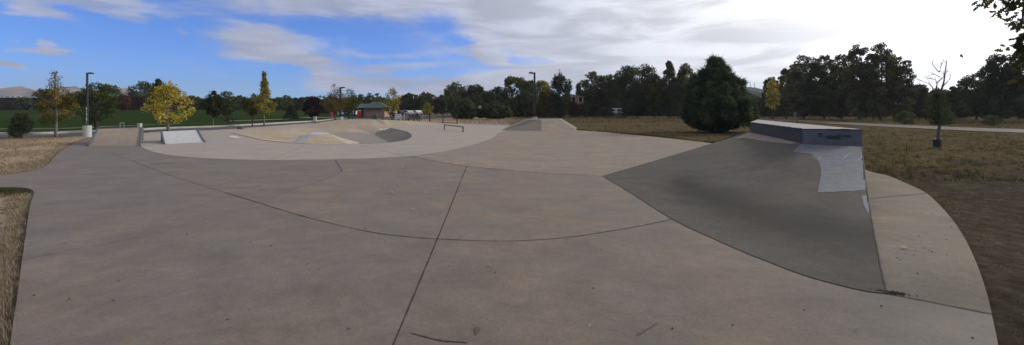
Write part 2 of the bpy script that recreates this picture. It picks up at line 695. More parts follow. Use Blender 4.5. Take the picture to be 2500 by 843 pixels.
# footpaths across the lawn and the car park
mb = MB()
for pts, w in (([(-80, 318.5), (0, 317.5), (130, 316.8), (230, 313), (270, 310.5), (367, 307), (440, 304)], .5),
               ([(560, 297), (620, 295), (700, 292)], 1.0), ([(740, 288.5), (860, 286.2), (940, 285)], 2.0)):
    P = densify(crom([GT(x, y) for x, y in pts], 4), 1.5)
    ribbon(mb, P, w, .07, zf=terrain)
tag(mb.build('path', M['kerb']), kind='structure')
mb = MB()
pk = [(775, 290.5), (870, 286), (960, 284), (1100, 282), (1300, 280), (1420, 279.5), (1420, 281.5), (1240, 284), (1110, 287), (1040, 289.5), (960, 293.5), (830, 294)]
sheet_poly(mb, [tuple(G(x, y)[:2]) for x, y in pk], lambda x, y: terrain(x, y) - .02)
tag(mb.build('car_park', M['asphalt']), kind='structure')

up = [(1380, 284.3), (1500, 284.3), (1600, 284.8), (1700, 286), (1830, 288.6), (1960, 293.2), (2105, 300.5), (2300, 309), (2500, 315.5), (2750, 321)]
lo = [(1380, 286), (1500, 286.6), (1600, 287.8), (1700, 289.4), (1830, 292.6), (1960, 298.3), (2105, 306.3), (2300, 316), (2500, 324), (2750, 332)]
mb = MB()
sheet_poly(mb, [tuple(p[:2]) for p in px_curve(up, 5)] + [tuple(p[:2]) for p in reversed(px_curve(lo, 5))], lambda x, y: -.005, skirt=.1)
tag(mb.build('trail', M['trail']), kind='structure')

# ------------------------------------------------------------------ the bowl
RIM = [(545, 319, 0), (556, 322.5, 0), (600, 333, 0), (650, 343.5, 0), (715, 350, 0), (790, 352.5, 0), (870, 351.8, 0), (930, 349.5, 0),
       (975, 344.8, 0), (997, 339, 0), (1003.5, 332.5, 0), (1000, 326.5, 0), (990, 321.5, 0), (972, 317, 0), (952, 313.3, 0),
       (975, 312, 0), (1010, 308.5, 0), (1050, 305.5, 0), (1095, 301.5, 0),
       (1050, 298.3, .15), (1000, 295.6, .35), (960, 294, .5), (910, 291.8, .62), (860, 291.4, .62), (825, 293.0, .5), (795, 297, .32), (763, 303.8, 0),
       (740, 308, 0), (707, 314.3, 0), (660, 314.6, 0), (611, 315.4, 0), (575, 317, 0)]
rim3 = [G(*r) for r in RIM]
SHARP = {14, 18, 26, 28}
# smooth the rim between corners
rim_s = []
n = len(rim3)
for i in range(n):
    a, b, c, d = rim3[(i - 1) % n], rim3[i], rim3[(i + 1) % n], rim3[(i + 2) % n]
    if i in SHARP:
        a = b
    if (i + 1) % n in SHARP:
        d = c
    for j in range(4):
        t = j / 4
        rim_s.append(.5 * ((2 * b) + (c - a) * t + (2 * a - 5 * b + 4 * c - d) * t * t + (3 * b - a - 3 * c + d) * t ** 3))
base_ground()
rough_ground()
FLZ = -.5
inner = []     # (point, z) constraint chains
# hidden front wall foot
front_foot = []
for q in rim_s[8:40]:
    cpt = Vector((-9.5, 25.5, 0))
    d = (cpt - q); d.z = 0
    front_foot.append(Vector((q.x, q.y, 0)) + d.normalized() * 1.5 + Vector((0, 0, FLZ)))
front_foot = [p for p in front_foot]
left_foot = [G(628, 343, FLZ), G(680, 344.6, FLZ), G(724, 344, FLZ)]
mound_foot = [G(760, 339, FLZ), G(800, 335, FLZ), G(850, 332.5, FLZ), G(890, 329, FLZ), G(918, 325.2, FLZ)]
mound_mid = [G(738, 323.9, -.3), G(775, 315.4, -.2), G(815, 313.9, -.1), G(860, 313.3, -.1), G(905, 310.1, 0), G(945, 306.7, .05), G(1000, 302.5, .15)]
hip = [G(952, 313.3, 0), G(935, 319.5, -.28), G(918, 325.2, FLZ)]
hfoot = [G(918, 325.2, FLZ), G(915, 332, FLZ), G(925, 339, FLZ), G(942, 346.2, FLZ)]
fold = [G(707, 314.3, 0), G(716, 330, -.28), G(724, 344, FLZ)]
chains = [left_foot + mound_foot[0:], mound_mid, hip, hfoot, fold]


def tri_surface(outline, chains, extra=()):
    vs, zs, es = [], [], []
    idx = {}

    def vid(p):
        k = (round(p.x, 4), round(p.y, 4))
        if k not in idx:
            idx[k] = len(vs)
            vs.append(Vector((p.x, p.y)))
            zs.append(p.z)
        return idx[k]
    ol = [vid(p) for p in outline]
    es += [(ol[i], ol[(i + 1) % len(ol)]) for i in range(len(ol))]
    for ch in chains:
        c = [vid(p) for p in ch]
        es += list(zip(c[:-1], c[1:]))
    for p in extra:
        vid(p)
    r = delaunay_2d_cdt(vs, es, [], 0, 1e-5)
    V, T, orig = r[0], r[2], r[3]
    z = [0.0] * len(V)
    for i, oo in enumerate(orig):
        if oo:
            z[i] = zs[oo[0]]
        else:
            # crossing of two constraint edges: nearest known height
            z[i] = min(((vs[k] - V[i]).length, zs[k]) for k in range(len(vs)))[1]
    pl = [(p.x, p.y) for p in outline]
    out_f = []
    for t in T:
        c = (V[t[0]] + V[t[1]] + V[t[2]]) / 3
        if inside(c, pl):
            a = (V[t[1]] - V[t[0]]).cross(V[t[2]] - V[t[0]])
            out_f.append(tuple(t) if a > 0 else (t[0], t[2], t[1]))
    return [(V[i].x, V[i].y, z[i]) for i in range(len(V))], out_f


bv, bf = tri_surface(rim_s, chains, front_foot)
# refine and relax a little so that banks meet in softened creases
import bmesh
bm = bmesh.new()
for v in bv:
    bm.verts.new(v)
bm.verts.ensure_lookup_table()
for f in bf:
    try:
        bm.faces.new([bm.verts[i] for i in f])
    except ValueError:
        pass
for v in [v for v in bm.verts if not v.link_faces]:
    bm.verts.remove(v)
bmesh.ops.subdivide_edges(bm, edges=bm.edges[:], cuts=3, use_grid_fill=True)
bnd = set(v for e in bm.edges if e.is_boundary for v in e.verts)
bm.verts.ensure_lookup_table()
for it in range(5):
    new = {}
    for v in bm.verts:
        if v in bnd:
            continue
        nb = [e.other_vert(v).co for e in v.link_edges]
        new[v] = v.co.z * .5 + .5 * sum(c.z for c in nb) / len(nb)
    for v, z in new.items():
        v.co.z = z
# back of the mound: a skirt falling outwards
me = bpy.data.meshes.new('bowl_surface')
bm.to_mesh(me)
bm.free()
BOWL_SHADED = [G(952, 313.3), G(972, 317), G(990, 321.5), G(1003.5, 332.5), G(997, 339), G(975, 344.8), G(942, 346.2, FLZ), G(915, 332, FLZ), G(918, 325.2, FLZ)]
bowl = thing('skate_bowl', 'sunken concrete bowl with sandy banks and a raised mound at its far side', 'skate bowl', (0, 0, 0))
bo = bpy.data.objects.new('bowl_surface', me)
COL.objects.link(bo)
bo.parent = bowl
me.materials.append(M['con_bowl'])
me.materials.append(M['con_shaded'])
me.materials.append(M['con_floor'])
for p in me.polygons:
    p.use_smooth = True
    c = p.center
    px = CX + F * c.x / c.y
    if inside((c.x, c.y), [(q_.x, q_.y) for q_ in BOWL_SHADED]):
        p.material_index = 1  # wall facing away from the sun, its shade painted as darker concrete
    elif c.z < -.36 and px > 725:
        p.material_index = 2
# outer skirt of the mound
sk = [rim_s[i] for i in range(18 * 4, 27 * 4)]
mb = MB()
vs, fs = [], []
for i, q in enumerate(sk):
    out = Vector((q.x + 10, q.y - 28, 0)).normalized()
    vs += [q, q + out * (q.z * 1.2 + .05) + Vector((0, 0, -q.z * .5)), Vector((q.x, q.y, 0)) + out * (q.z * 4 + .1) + Vector((0, 0, -.12))]
    if i:
        a = (i - 1) * 3
        fs += [(a, a + 3, a + 4, a + 1), (a + 1, a + 4, a + 5, a + 2)]
mb.add(vs, [tuple(reversed(f)) for f in fs])
mb.build('mound_back', M['con_bowl'], bowl, smooth=True)
# dark rounded lip along the near rim
mb = MB()
lip = [p + Vector((0, 0, .006)) for p in rim_s[5:57]]
ribbon(mb, lip, .085, .009)
mb.build('rim_edge', plain('rim_dark', (.10, .09, .08, 1), .8), bowl)

# frustum inside the bowl
mb = MB()
tz = .22
tl = [G(753, 327.6, tz), G(770, 328.8, tz), G(806, 327.6, tz), G(797, 323.8, tz), G(768, 323.4, tz)]
bz = FLZ - .02
bl_ = [Vector((tl[0].x - 1.45, tl[0].y - .55, bz)), Vector((tl[1].x - .85, tl[1].y - 1.7, bz)), Vector((tl[2].x + 2.15, tl[2].y - 1.3, bz)), Vector((tl[3].x + 1.5, tl[3].y + 1.5, bz)), Vector((tl[4].x - 1.3, tl[4].y + 1.6, bz))]
vol = thing('pyramid_ramp', 'small flat-topped concrete pyramid with a pale painted corner inside the bowl', 'skate ramp', (0, 0, 0))
for nm, ids, mt in (('pale_face', (0,), 'con_silver'), ('sloped_face', (1, 2, 3, 4), 'con_sand')):
    mb = MB()
    for k in ids:
        k2 = (k + 1) % 5
        # concave face in steps
        rows = []
        for t in (0, .25, .5, .75, 1):
            a = tl[k].lerp(bl_[k], t); b = tl[k2].lerp(bl_[k2], t)
            s_ = -.05 * math.sin(t * math.pi)
            rows += [a + Vector((0, 0, s_)), b + Vector((0, 0, s_))]
        mb.add(rows, [(2 * i, 2 * i + 2, 2 * i + 3, 2 * i + 1) for i in range(4)])
    mb.build(nm, M[mt], vol)
mb = MB()
mb.add([p + Vector((0, 0, .003)) for p in tl], [(0, 1, 2, 3, 4)])
mb.build('top_plate', M['con_silver'], vol)

# ------------------------------------------------------------------ the slab
OUT = [(25, 843), (40, 740), (52, 650), (62, 580), (74, 500), (84, 470)]
OUT_LEFT = [(84, 470), (74, 461), (50, 457.5), (0, 457), (-60, 458)]
PATH_UP = [(-60, 432), (0, 428.5), (60, 421), (100, 411), (118, 401), (130, 386), (150, 368), (180, 351), (208, 341), (222, 336)]
BACK = [(348, 325.4), (393, 321.4), (470, 319.3), (540, 316.8), (650, 308.8), (763, 301)]
edge = []
edge += [p for p in px_curve([(-60, 2000), (0, 1200)] + OUT, 5)]
edge += px_curve(OUT_LEFT, 4)[1:]
edge += px_curve(PATH_UP, 4)
edge += [G(240, 330.5), G(300, 327.5)]
edge += px_curve(BACK, 3)
# behind the mound
edge += [Vector((-22.8, 47.5, 0)), Vector((-20.5, 50, 0)), Vector((-15, 51.5, 0)), Vector((-9, 51.5, 0)), Vector((-6.4, 50.5, 0))]
edge += px_curve([(1135, 300.5), (1180, 301.5), (1240, 303.5), (1252, 307)], 3)
edge += [G(1290, 309), G(1400, 317)]
edge += px_curve([(1406, 318.3), (1450, 321), (1520, 327), (1620, 336.5), (1700, 345.5), (1742, 350.8)], 4)
edge += [G(1742, 350.8) + Vector((1.1, 1.2, 0)), Vector((9.6, 14.0, 0)), Vector((9.0, 11.5, 0))]
WALK = [(2095, 405), (2125, 419), (2170, 430), (2215, 449), (2262, 472), (2310, 518), (2350, 573), (2383, 640), (2408, 712), (2424, 780), (2437, 843), (2460, 1000), (2500, 1300), (2560, 2000)]
edge += px_curve(WALK, 5)
slab_poly = [(p.x, p.y) for p in edge]
sp2 = [slab_poly[0]]
for p in slab_poly[1:]:
    if math.dist(p, sp2[-1]) > .01:
        sp2.append(p)
slab_poly = sp2
J4 = px_curve([(342, 357), (358, 366), (385, 374), (430, 381), (520, 387.5), (650, 391), (800, 389.5), (900, 387), (1000, 381.5), (1060, 373.5), (1120, 362), (1180, 346), (1208, 334), (1216, 326), (1235, 319)], 5)
J5 = px_curve([(1000, 381.5), (1060, 393), (1140, 406), (1230, 415), (1330, 423), (1470, 430)], 5)
J1 = px_curve([(275, 374), (330, 396), (400, 423), (500, 455), (630, 495), (750, 531), (900, 566), (1000, 579), (1070, 584), (1200, 589), (1300, 587), (1400, 578), (1500, 563), (1580, 549), (1640, 535)], 5)
J2 = px_curve([(50, 637), (120, 622), (200, 605), (300, 588), (400, 566), (500, 536), (630, 495), (720, 463), (790, 439), (836, 419)], 5)
J2b = [G(836, 419), G(819, 391)]
J3 = [G(940, 900), G(960, 843), G(1068, 584), G(1140, 406)]
J3 = [J3[0], J3[1], J3[2], J3[3]]
J6 = [G(660, 390.5), G(700, 374), G(742, 357)]
J7 = px_curve([(1385, 370), (1450, 373), (1540, 380), (1625, 388)], 4)
J8 = px_curve([(1300, 377), (1380, 385), (1500, 402), (1560, 405)], 4)
J9 = [G(2118, 486), G(2262, 472.5)]
J10 = px_curve([(2165, 718), (2240, 732), (2330, 750), (2422, 768)], 3)
J11 = [G(1478, 428), G(1530, 417), G(1575, 404)]
J12 = px_curve([(880, 356), (930, 368), (985, 381)], 3)
BANK_BOT = [(1470, 430), (1540, 472), (1640, 535), (1740, 583), (1850, 630), (1960, 672), (2060, 700), (2120, 713), (2165, 718)]
bank_bot = px_curve(BANK_BOT, 4)
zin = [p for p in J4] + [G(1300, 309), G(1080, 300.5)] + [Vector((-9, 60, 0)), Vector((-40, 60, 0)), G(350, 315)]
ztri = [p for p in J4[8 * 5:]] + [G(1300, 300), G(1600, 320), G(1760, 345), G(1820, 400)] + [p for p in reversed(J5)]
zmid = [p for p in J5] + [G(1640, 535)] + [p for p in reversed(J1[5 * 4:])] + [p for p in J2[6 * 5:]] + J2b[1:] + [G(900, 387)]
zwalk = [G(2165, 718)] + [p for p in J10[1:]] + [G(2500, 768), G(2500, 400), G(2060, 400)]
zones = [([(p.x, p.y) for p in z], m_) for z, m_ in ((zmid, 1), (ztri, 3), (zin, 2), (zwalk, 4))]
mb = MB()
bowl_poly = [(p.x, p.y) for p in rim_s]
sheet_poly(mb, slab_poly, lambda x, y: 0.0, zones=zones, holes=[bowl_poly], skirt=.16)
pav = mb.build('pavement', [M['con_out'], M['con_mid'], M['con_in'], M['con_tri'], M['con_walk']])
tag(pav, kind='structure')

# expansion joints
mb = MB()
jw = lambda p: .005 + .0013 * p.length
for J, m_ in ((J1[:18], 1), (J1[17:], 0), (J5, 0), (J3, 0), (J2, 1), (J2b, 0), (J6, 1), (J7, 1), (J8, 1), (J9, 0), (J10, 0), (J11, 1), (J12, 1), (J4[:5 * 9], 1), (bank_bot, 0)):
    P = densify([(p.x, p.y, 0) for p in J], .12)
    ribbon(mb, P, .014, .004, .35, m_, wf=(jw if m_ == 0 else (lambda p: .5 * jw(p))))
tag(mb.build('pavement_joint_lines', [M['joint'], M['joint2']]), kind='structure')

# ------------------------------------------------------------------ big bank at the right
mbk = MB()
NS, NT = 72, 44
ZB, ZT = .79, 1.15
FLb, Mb_, FRb = G(1831, 322, ZB), G(1957, 350.5, ZB), G(2104, 358, ZB)
FLt, Mt, FRt = G(1831, 298, ZT), G(1958, 314, ZT), G(2104, 315.8, ZT)
BLt = G(1849, 292.2, ZT)
sb = bank_bot
L = [0]
for a, b in zip(sb[:-1], sb[1:]):
    L.append(L[-1] + (b - a).length)


def along(P, t):
    tot = [0]
    for a, b in zip(P[:-1], P[1:]):
        tot.append(tot[-1] + (b - a).length)
    d = t * tot[-1]
    for i in range(len(P) - 1):
        if d <= tot[i + 1] + 1e-9:
            return P[i].lerp(P[i + 1], (d - tot[i]) / max(1e-9, tot[i + 1] - tot[i]))
    return P[-1].copy()


top = [FLb, Mb_, FRb]


def bank_pt(s, t):
    # upper line: first stretch maps to the long ledge face, last part to the return
    if s < .78:
        tp = FLb.lerp(Mb_, s / .78)
    else:
        tp = Mb_.lerp(FRb, (s - .78) / .22)
    b = along(sb, s)
    h = b.lerp(tp, t)
    e = 1.05 + 1.05 * s ** .6
    return Vector((h.x, h.y, .006 + (ZB - .006) * t ** e))


vs = [bank_pt(i / NS, j / NT) for j in range(NT + 1) for i in range(NS + 1)]
fs = [(j * (NS + 1) + i, j * (NS + 1) + i + 1, (j + 1) * (NS + 1) + i + 1, (j + 1) * (NS + 1) + i) for j in range(NT) for i in range(NS)]
mbk.add(vs, fs)
# skirts (left edge and right edge)
for ii in (0, NS):
    col_ = [vs[j * (NS + 1) + ii] for j in range(NT + 1)]
    w = [(p.x, p.y, -.1) for p in col_]
    fs2 = [(j, j + 1, NT + 2 + j, NT + 1 + j) for j in range(NT)]
    mbk.add(col_ + w, fs2 if ii else [tuple(reversed(f)) for f in fs2])
bank = thing('bank_ramp', 'large curved concrete bank with a raised ledge and a blue-grey painted patch', 'skate ramp', (0, 0, 0))


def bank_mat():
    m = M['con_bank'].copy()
    m.name = 'banded_bank_concrete'
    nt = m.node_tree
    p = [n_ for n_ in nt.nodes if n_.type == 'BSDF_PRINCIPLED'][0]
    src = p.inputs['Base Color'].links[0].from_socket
    at_ = N(nt, 'ShaderNodeAttribute', attribute_name='dark_band')
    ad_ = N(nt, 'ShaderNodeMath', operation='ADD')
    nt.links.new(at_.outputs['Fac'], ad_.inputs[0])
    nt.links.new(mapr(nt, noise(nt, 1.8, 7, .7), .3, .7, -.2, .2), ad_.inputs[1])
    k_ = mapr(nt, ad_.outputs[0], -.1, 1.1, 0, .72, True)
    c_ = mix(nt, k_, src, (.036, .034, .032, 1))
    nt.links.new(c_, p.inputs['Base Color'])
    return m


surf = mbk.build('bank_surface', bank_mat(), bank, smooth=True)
wa = surf.data.attributes.new('dark_band', 'FLOAT', 'POINT')
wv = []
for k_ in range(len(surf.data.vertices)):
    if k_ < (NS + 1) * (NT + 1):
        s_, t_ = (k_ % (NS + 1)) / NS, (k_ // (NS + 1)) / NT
        # darker band a little above the foot, widening to the right
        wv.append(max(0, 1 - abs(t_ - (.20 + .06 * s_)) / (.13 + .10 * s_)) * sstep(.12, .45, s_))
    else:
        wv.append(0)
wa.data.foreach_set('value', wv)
for p in list(surf.data.polygons)[NS * NT:]:
    p.use_smooth = False

led_poly = [FLt, Mt, FRt, FRt.lerp(BLt, .5) + Vector((.05, 0, 0)), BLt]
back = [Vector((p.x, p.y, 0)) for p in led_poly]


def painted(name, c1, c2, rough=.7, worn=.55):
    m, nt, p = new_mat(name)
    a = noise(nt, 9, 6, .75)
    b = noise(nt, 45, 4, .8)
    c = mix(nt, mapr(nt, a, .35, .7, 0, 1), c1, c2)
    c = mix(nt, mapr(nt, b, .35, .75, 0, .75), c, tuple(x * .55 for x in c1[:3]) + (1,))
    c = mix(nt, mapr(nt, noise(nt, 3.0, 8, .75), .52, .62, 0, worn), c, (.105, .096, .085, 1))
    nt.links.new(c, p.inputs['Base Color'])
    p.inputs['Roughness'].default_value = rough
    bump(nt, p, b, .35, .006)
    return m


M['bluepaint'] = painted('blue_grey_paint', (.115, .135, .172, 1), (.20, .228, .282, 1))
M['ledge_dark'] = painted('shaded_smudged_ledge', (.034, .033, .033, 1), (.06, .057, .055, 1), worn=0)  # shade of the ledge sides painted near-black; nosing and smudges share it
M['facepaint'] = painted('scraped_blue_grey_paint', (.10, .112, .132, 1), (.17, .188, .215, 1))
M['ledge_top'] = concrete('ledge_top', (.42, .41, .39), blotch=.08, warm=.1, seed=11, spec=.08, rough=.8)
# ledge body in pieces: left body, right painted body, pale top slab
mb = MB()
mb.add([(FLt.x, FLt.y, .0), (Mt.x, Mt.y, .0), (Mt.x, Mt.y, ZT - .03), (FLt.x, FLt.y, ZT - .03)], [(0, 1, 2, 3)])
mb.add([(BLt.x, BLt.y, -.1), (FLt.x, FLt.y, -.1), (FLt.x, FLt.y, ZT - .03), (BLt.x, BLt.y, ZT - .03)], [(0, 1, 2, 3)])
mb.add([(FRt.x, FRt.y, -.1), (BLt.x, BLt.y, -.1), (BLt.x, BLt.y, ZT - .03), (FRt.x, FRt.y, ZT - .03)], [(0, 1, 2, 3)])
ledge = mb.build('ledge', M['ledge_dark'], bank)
mb = MB()
q = (Mt - FRt).normalized() * -.004
nrm = Vector((0, -.006, 0))
mb.add([Vector((Mt.x, Mt.y, 0)) + nrm, Vector((FRt.x, FRt.y, 0)) + nrm, Vector((FRt.x, FRt.y, ZT - .03)) + nrm, Vector((Mt.x, Mt.y, ZT - .03)) + nrm], [(0, 1, 2, 3)])
mb.build('painted_face', M['facepaint'], ledge)
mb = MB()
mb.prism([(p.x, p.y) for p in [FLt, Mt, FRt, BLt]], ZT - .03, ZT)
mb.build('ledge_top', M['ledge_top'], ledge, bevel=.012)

# dark worn nosing on the front top corner
mb = MB()
e1 = densify([FLt, Mt, FRt], .09)
mb.tube([p + Vector((0, 0, -.016 + random.uniform(-.006, .004))) for p in e1], [random.uniform(.012, .024) for _ in e1], 6)
mb.build('nosing', M['ledge_dark'], ledge, smooth=True)

# ray casting onto the built surfaces
dg = None


def bvh(objs):
    V, Fc = [], []
    for o in objs:
        b = len(V)
        V += [tuple(v.co) for v in o.data.vertices]
        Fc += [tuple(i + b for i in p.vertices) for p in o.data.polygons]
    return BVHTree.FromPolygons(V, Fc)


EYEP = Vector((0, 0, EYE))


def hit(tree, x, y):
    d = Vector(((x - CX) / F, 1, -(y - HY) / F)).normalized()
    r = tree.ray_cast(EYEP, d)
    return r[0], r[1]


def decal(name, poly, tree, mat, parent, off=.003, step=8, rag=0.0):
    """thin coat lying on a surface, outline given by where the photo shows it"""
    pts = densify([Vector((x, y)) for x, y in poly + [poly[0]]], step)[:-1]
    pts = [p + Vector((random.uniform(-rag, rag), random.uniform(-rag, rag))) for p in pts]
    vs = [Vector((p.x, p.y)) for p in pts]
    es = [(i, (i + 1) % len(vs)) for i in range(len(vs))]
    pl = [(p.x, p.y) for p in vs]
    x0, x1 = min(p[0] for p in pl), max(p[0] for p in pl)
    y0, y1 = min(p[1] for p in pl), max(p[1] for p in pl)
    y = y0 + step / 2
    while y < y1:
        x = x0 + step / 2
        while x < x1:
            if inside((x, y), pl):
                vs.append(Vector((x, y)))
            x += step
        y += step
    r = delaunay_2d_cdt(vs, es, [], 0, 1e-4)
    out, ok = [], []
    for v in r[0]:
        h, nn = hit(tree, v.x, v.y)
        if h is None:
            out.append((0, 0, -5)); ok.append(False)
        else:
            if nn.z < 0:
                nn = -nn
            out.append(tuple(h + nn * off)); ok.append(True)
    fs = []
    for t in r[2]:
        c = (r[0][t[0]] + r[0][t[1]] + r[0][t[2]]) / 3
        if inside(c, pl) and all(ok[i] for i in t):
            fs.append(tuple(reversed(t)))
    use = sorted({i for f in fs for i in f})
    re_i = {v_: k_ for k_, v_ in enumerate(use)}
    mb = MB()
    mb.add([out[i] for i in use], [tuple(re_i[i] for i in f) for f in fs])
    return mb.build(name, mat, parent, smooth=True)


tb = bvh([surf])
decal('painted_patch', [(1955, 352), (2000, 355), (2050, 357.5), (2103, 359.5), (2107, 380), (2112, 420), (2119, 465), (2080, 467), (2030, 470), (1997, 471),
                        (1999, 452), (2004, 430), (2004, 410), (1998, 395), (1984, 383), (1985, 378), (1960, 374), (1937, 372), (1944, 364)], tb, M['bluepaint'], bank, .004, 6, .8)
decal('painted_patch', [(2104, 478), (2122, 478), (2129, 520), (2134, 545), (2124, 530), (2108, 500)], tb, M['bluepaint'], bank, .004, 5, .8)
# chalk line
ch = [(2004, 384), (1998, 388), (2008, 393.5), (2030, 395), (2060, 395.3), (2090, 394), (2102, 388), (2103, 382), (2097, 377.5), (2082, 376), (2072, 377.5), (2066, 381), (2060, 386)]
mb = MB()
pp = []
for p in crom([(x, y, 0) for x, y in ch], 5):
    h, nn = hit(tb, p.x, p.y)
    if h is not None:
        pp.append(h + Vector((0, 0, .006)))
mb.tube(pp, .0045, 4)
mb.build('chalk_line', M['chalk'], bank)
# chipped steel/concrete lip along the right edge
mb = MB()
re_ = [vs_ for vs_ in [bank_pt(1.0, j / 60) for j in range(61)]]
mb.tube([p + Vector((random.uniform(-.004, .004), 0, .0)) for p in re_], [random.uniform(.005, .012) for _ in re_], 6)
mb.build('chipped_edge', M['con_bank'], bank, smooth=True)
# paler strip at the top of the bank, under the ledge
decal('pale_strip', [(1829, 323.5), (1900, 338), (1950, 349.5), (1930, 352), (1880, 347), (1820, 337), (1795, 338)], tb, M['con_tri'], bank, .003, 6)

smb = MB()
for k in range(15):
    a_ = random.gauss(.52, .12); z_ = .96 + random.gauss(0, .035)
    q_ = Mt.lerp(FRt, a_)
    w_ = random.uniform(.04, .14); h_ = random.uniform(.01, .035)
    dx_ = (FRt - Mt).normalized()
    pts_ = []
    for j in range(8):
        t_ = j / 8 * 6.283
        g_ = dx_ * math.cos(t_) * w_ * random.uniform(.6, 1.2)
        pts_.append(Vector((q_.x + g_.x, q_.y + g_.y - .010 - k * .0004, z_ + math.sin(t_) * h_)))
    smb.add(pts_, [tuple(range(8))])
smb.build('black_smudge', M['ledge_dark'], ledge)
tp = bvh([pav])
# loose soil at the foot of the bank corner
mb = MB()
soil_c = G(2180, 716)
for k in range(260):
    a = random.gauss(0, 1)
    p = soil_c + Vector((a * .05, random.gauss(0, .016) - .28 * a * .05, 0))
    r_ = random.uniform(.002, .006)
    mb.box((p.x, p.y, r_ * .6 + .004), (r_ * 2, r_ * 1.6, r_ * 1.2), random.random() * 3, taper=.6)
tag(mb.build('loose_dirt', M['dirt_wet']), 'small spill of dark loose dirt at the bank corner', 'dirt', kind='stuff')

# stains and patches on the slab
def on_slab(name, poly, mat, step=6, rag=0, z=.006, label=None):
    o = decal(name, poly, tp, M[mat] if isinstance(mat, str) else mat, None, z, step, rag)
    return tag(o, kind='structure')


st = M['con_shaded']
on_slab('pavement_patch', [(556, 333), (570, 331.6), (592, 336), (576, 337.6)], 'con_white', 4)
on_slab('pavement_stain', [(368, 401), (395, 398.5), (430, 397), (430, 398.3), (398, 400.6), (370, 403)], 'stain', 4)
on_slab('pavement_stain', [(1005, 811), (1060, 826), (1130, 834), (1142, 833), (1142, 838), (1080, 834), (1030, 822), (1003, 813)], 'stain', 8)
on_slab('pavement_stain', [(1158, 803), (1165, 798), (1172, 801), (1173, 807), (1167, 812), (1164, 821), (1160, 814)], M['joint2'], 4, 1)
on_slab('pavement_stain', [(1555, 817), (1604, 788), (1607, 789), (1558, 820)], 'stain', 6)
on_slab('pavement_patch', [(930, 313), (935, 313)] + [(940, 314), (934, 315)], 'con_white', 4) if False else None
# painted smear by the hip
tbw = bvh([bo])
decal('pale_smear', [(924, 315), (941, 314.3), (951, 312.8), (946, 316), (936, 319), (926, 318.2)], tbw, M['con_white'], bowl, .008, 3)
decal('pale_smear', [(880, 311), (898, 313), (916, 320), (906, 322), (888, 316)], tbw, M['con_in'], bowl, .008, 4)
None and decal('dark_patch', [(955, 315), (990, 322.5), (1001, 330), (997, 336), (980, 342), (945, 345), (922, 337), (918, 331), (925, 326)], tbw, M['con_shaded'], bowl, .008, 3)
on_slab('pavement_patch', [(955, 311), (968, 307.6), (995, 308.0), (992, 309.8), (970, 311.6)], 'con_silver', 4)

# ------------------------------------------------------------------ small ramps, hip, rail
def wedge(root, bl, br, tl_, tr, depth, mat, surf_name, curve=.0):
    """transition from the foot line to the top line plus a deck and side walls"""
    d = ((tl_ - bl) + (tr - br)); d.z = 0; d.normalize()
    bkl, bkr = tl_ + d * depth, tr + d * depth
    rows = []
    for j in range(9):
        t = j / 8
        z = bl.z + (tl_.z - bl.z) * (t * (1 - curve) + curve * t * t)
        a = bl.lerp(tl_, t); a.z = z
        b = br.lerp(tr, t); b.z = z
        rows += [a, b]
    mb = MB()
    mb.add(rows, [(2 * i, 2 * i + 1, 2 * i + 3, 2 * i + 2) for i in range(8)])
    mb.build(surf_name, mat, root)
    mb = MB()
    mb.add([tl_, tr, bkr, bkl], [(0, 1, 2, 3)])
    g = lambda p: Vector((p.x, p.y, -.02))
    for s_ in (0, 1):
        line = rows[s_::2] + [bkr if s_ else bkl]
        n_ = len(line)
        fs = [(i, i + 1, n_ + i + 1, n_ + i) for i in range(n_ - 1)]
        mb.add(line + [g(p) for p in line], fs if s_ == 0 else [tuple(reversed(f)) for f in fs])
    mb.add([bkr, bkl, g(bkl), g(bkr)], [(0, 1, 2, 3)])
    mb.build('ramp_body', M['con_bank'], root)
    for s_ in (0, 1):
        mb = MB()
        line = rows[s_::2]
        mb.tube([p + Vector((0, 0, .012)) for p in line], .042, 6)
        mb.build('edge_steel', M['steel'], root)


rampA = thing('quarter_ramp', 'tan concrete ramp with dark steel edges beside the lamp with the concrete base', 'skate ramp')
wedge(rampA, G(214, 356.5, .004), G(341, 356.5, .004), G(238, 315.5, .68), G(346, 312.5, .68), 1.3, M['con_ramp'], 'ramp_surface', .35)
rampB = thing('small_ramp', 'small silver-painted ramp with black edges between the yellow tree and the bowl', 'skate ramp')
wedge(rampB, G(401, 352.5, .004), G(500, 347.5, .004), G(394, 321.5, .5), G(482, 317.6, .5), .35, M['con_silver'], 'ramp_surface', .15)

hipr = thing('hip_ramp', 'flat-topped concrete hip with one darker side in front of the tall lamp', 'skate ramp')
hz = .78
A, B, C_, D_ = G(1225, 318.6), G(1322, 321), G(1407, 319), G(1255, 310)
T1, T2, T3 = G(1292, 292.3, hz), G(1322, 291.6, hz), G(1366, 291.4, hz)
mb = MB(); mb.add([A, B, T2, T1], [(0, 1, 2, 3)]); mb.build('shaded_face', M['con_shaded'], hipr)  # left side's shade painted in, darker concrete than the front
mb = MB(); mb.add([B, C_, T3, T2], [(0, 1, 2, 3)]); mb.build('front_face', M['con_tri'], hipr)
mb = MB()
b1, b2 = T1 + Vector((-.2, 3, 0)), T3 + Vector((.5, 3, 0))
mb.add([T1, T2, T3, b2, b1], [(0, 1, 2, 3, 4)])
mb.add([A, T1, b1, Vector((b1.x - 2, b1.y, -.1))], [(3, 2, 1, 0)])
mb.add([C_, T3, b2, Vector((b2.x + 1.5, b2.y, -.1))], [(0, 3, 2, 1)])
mb.add([b1, b2, Vector((b2.x + 1.5, b2.y, -.1)), Vector((b1.x - 2, b1.y, -.1))], [(3, 2, 1, 0)])
mb.build('deck', M['con_tri'], hipr)

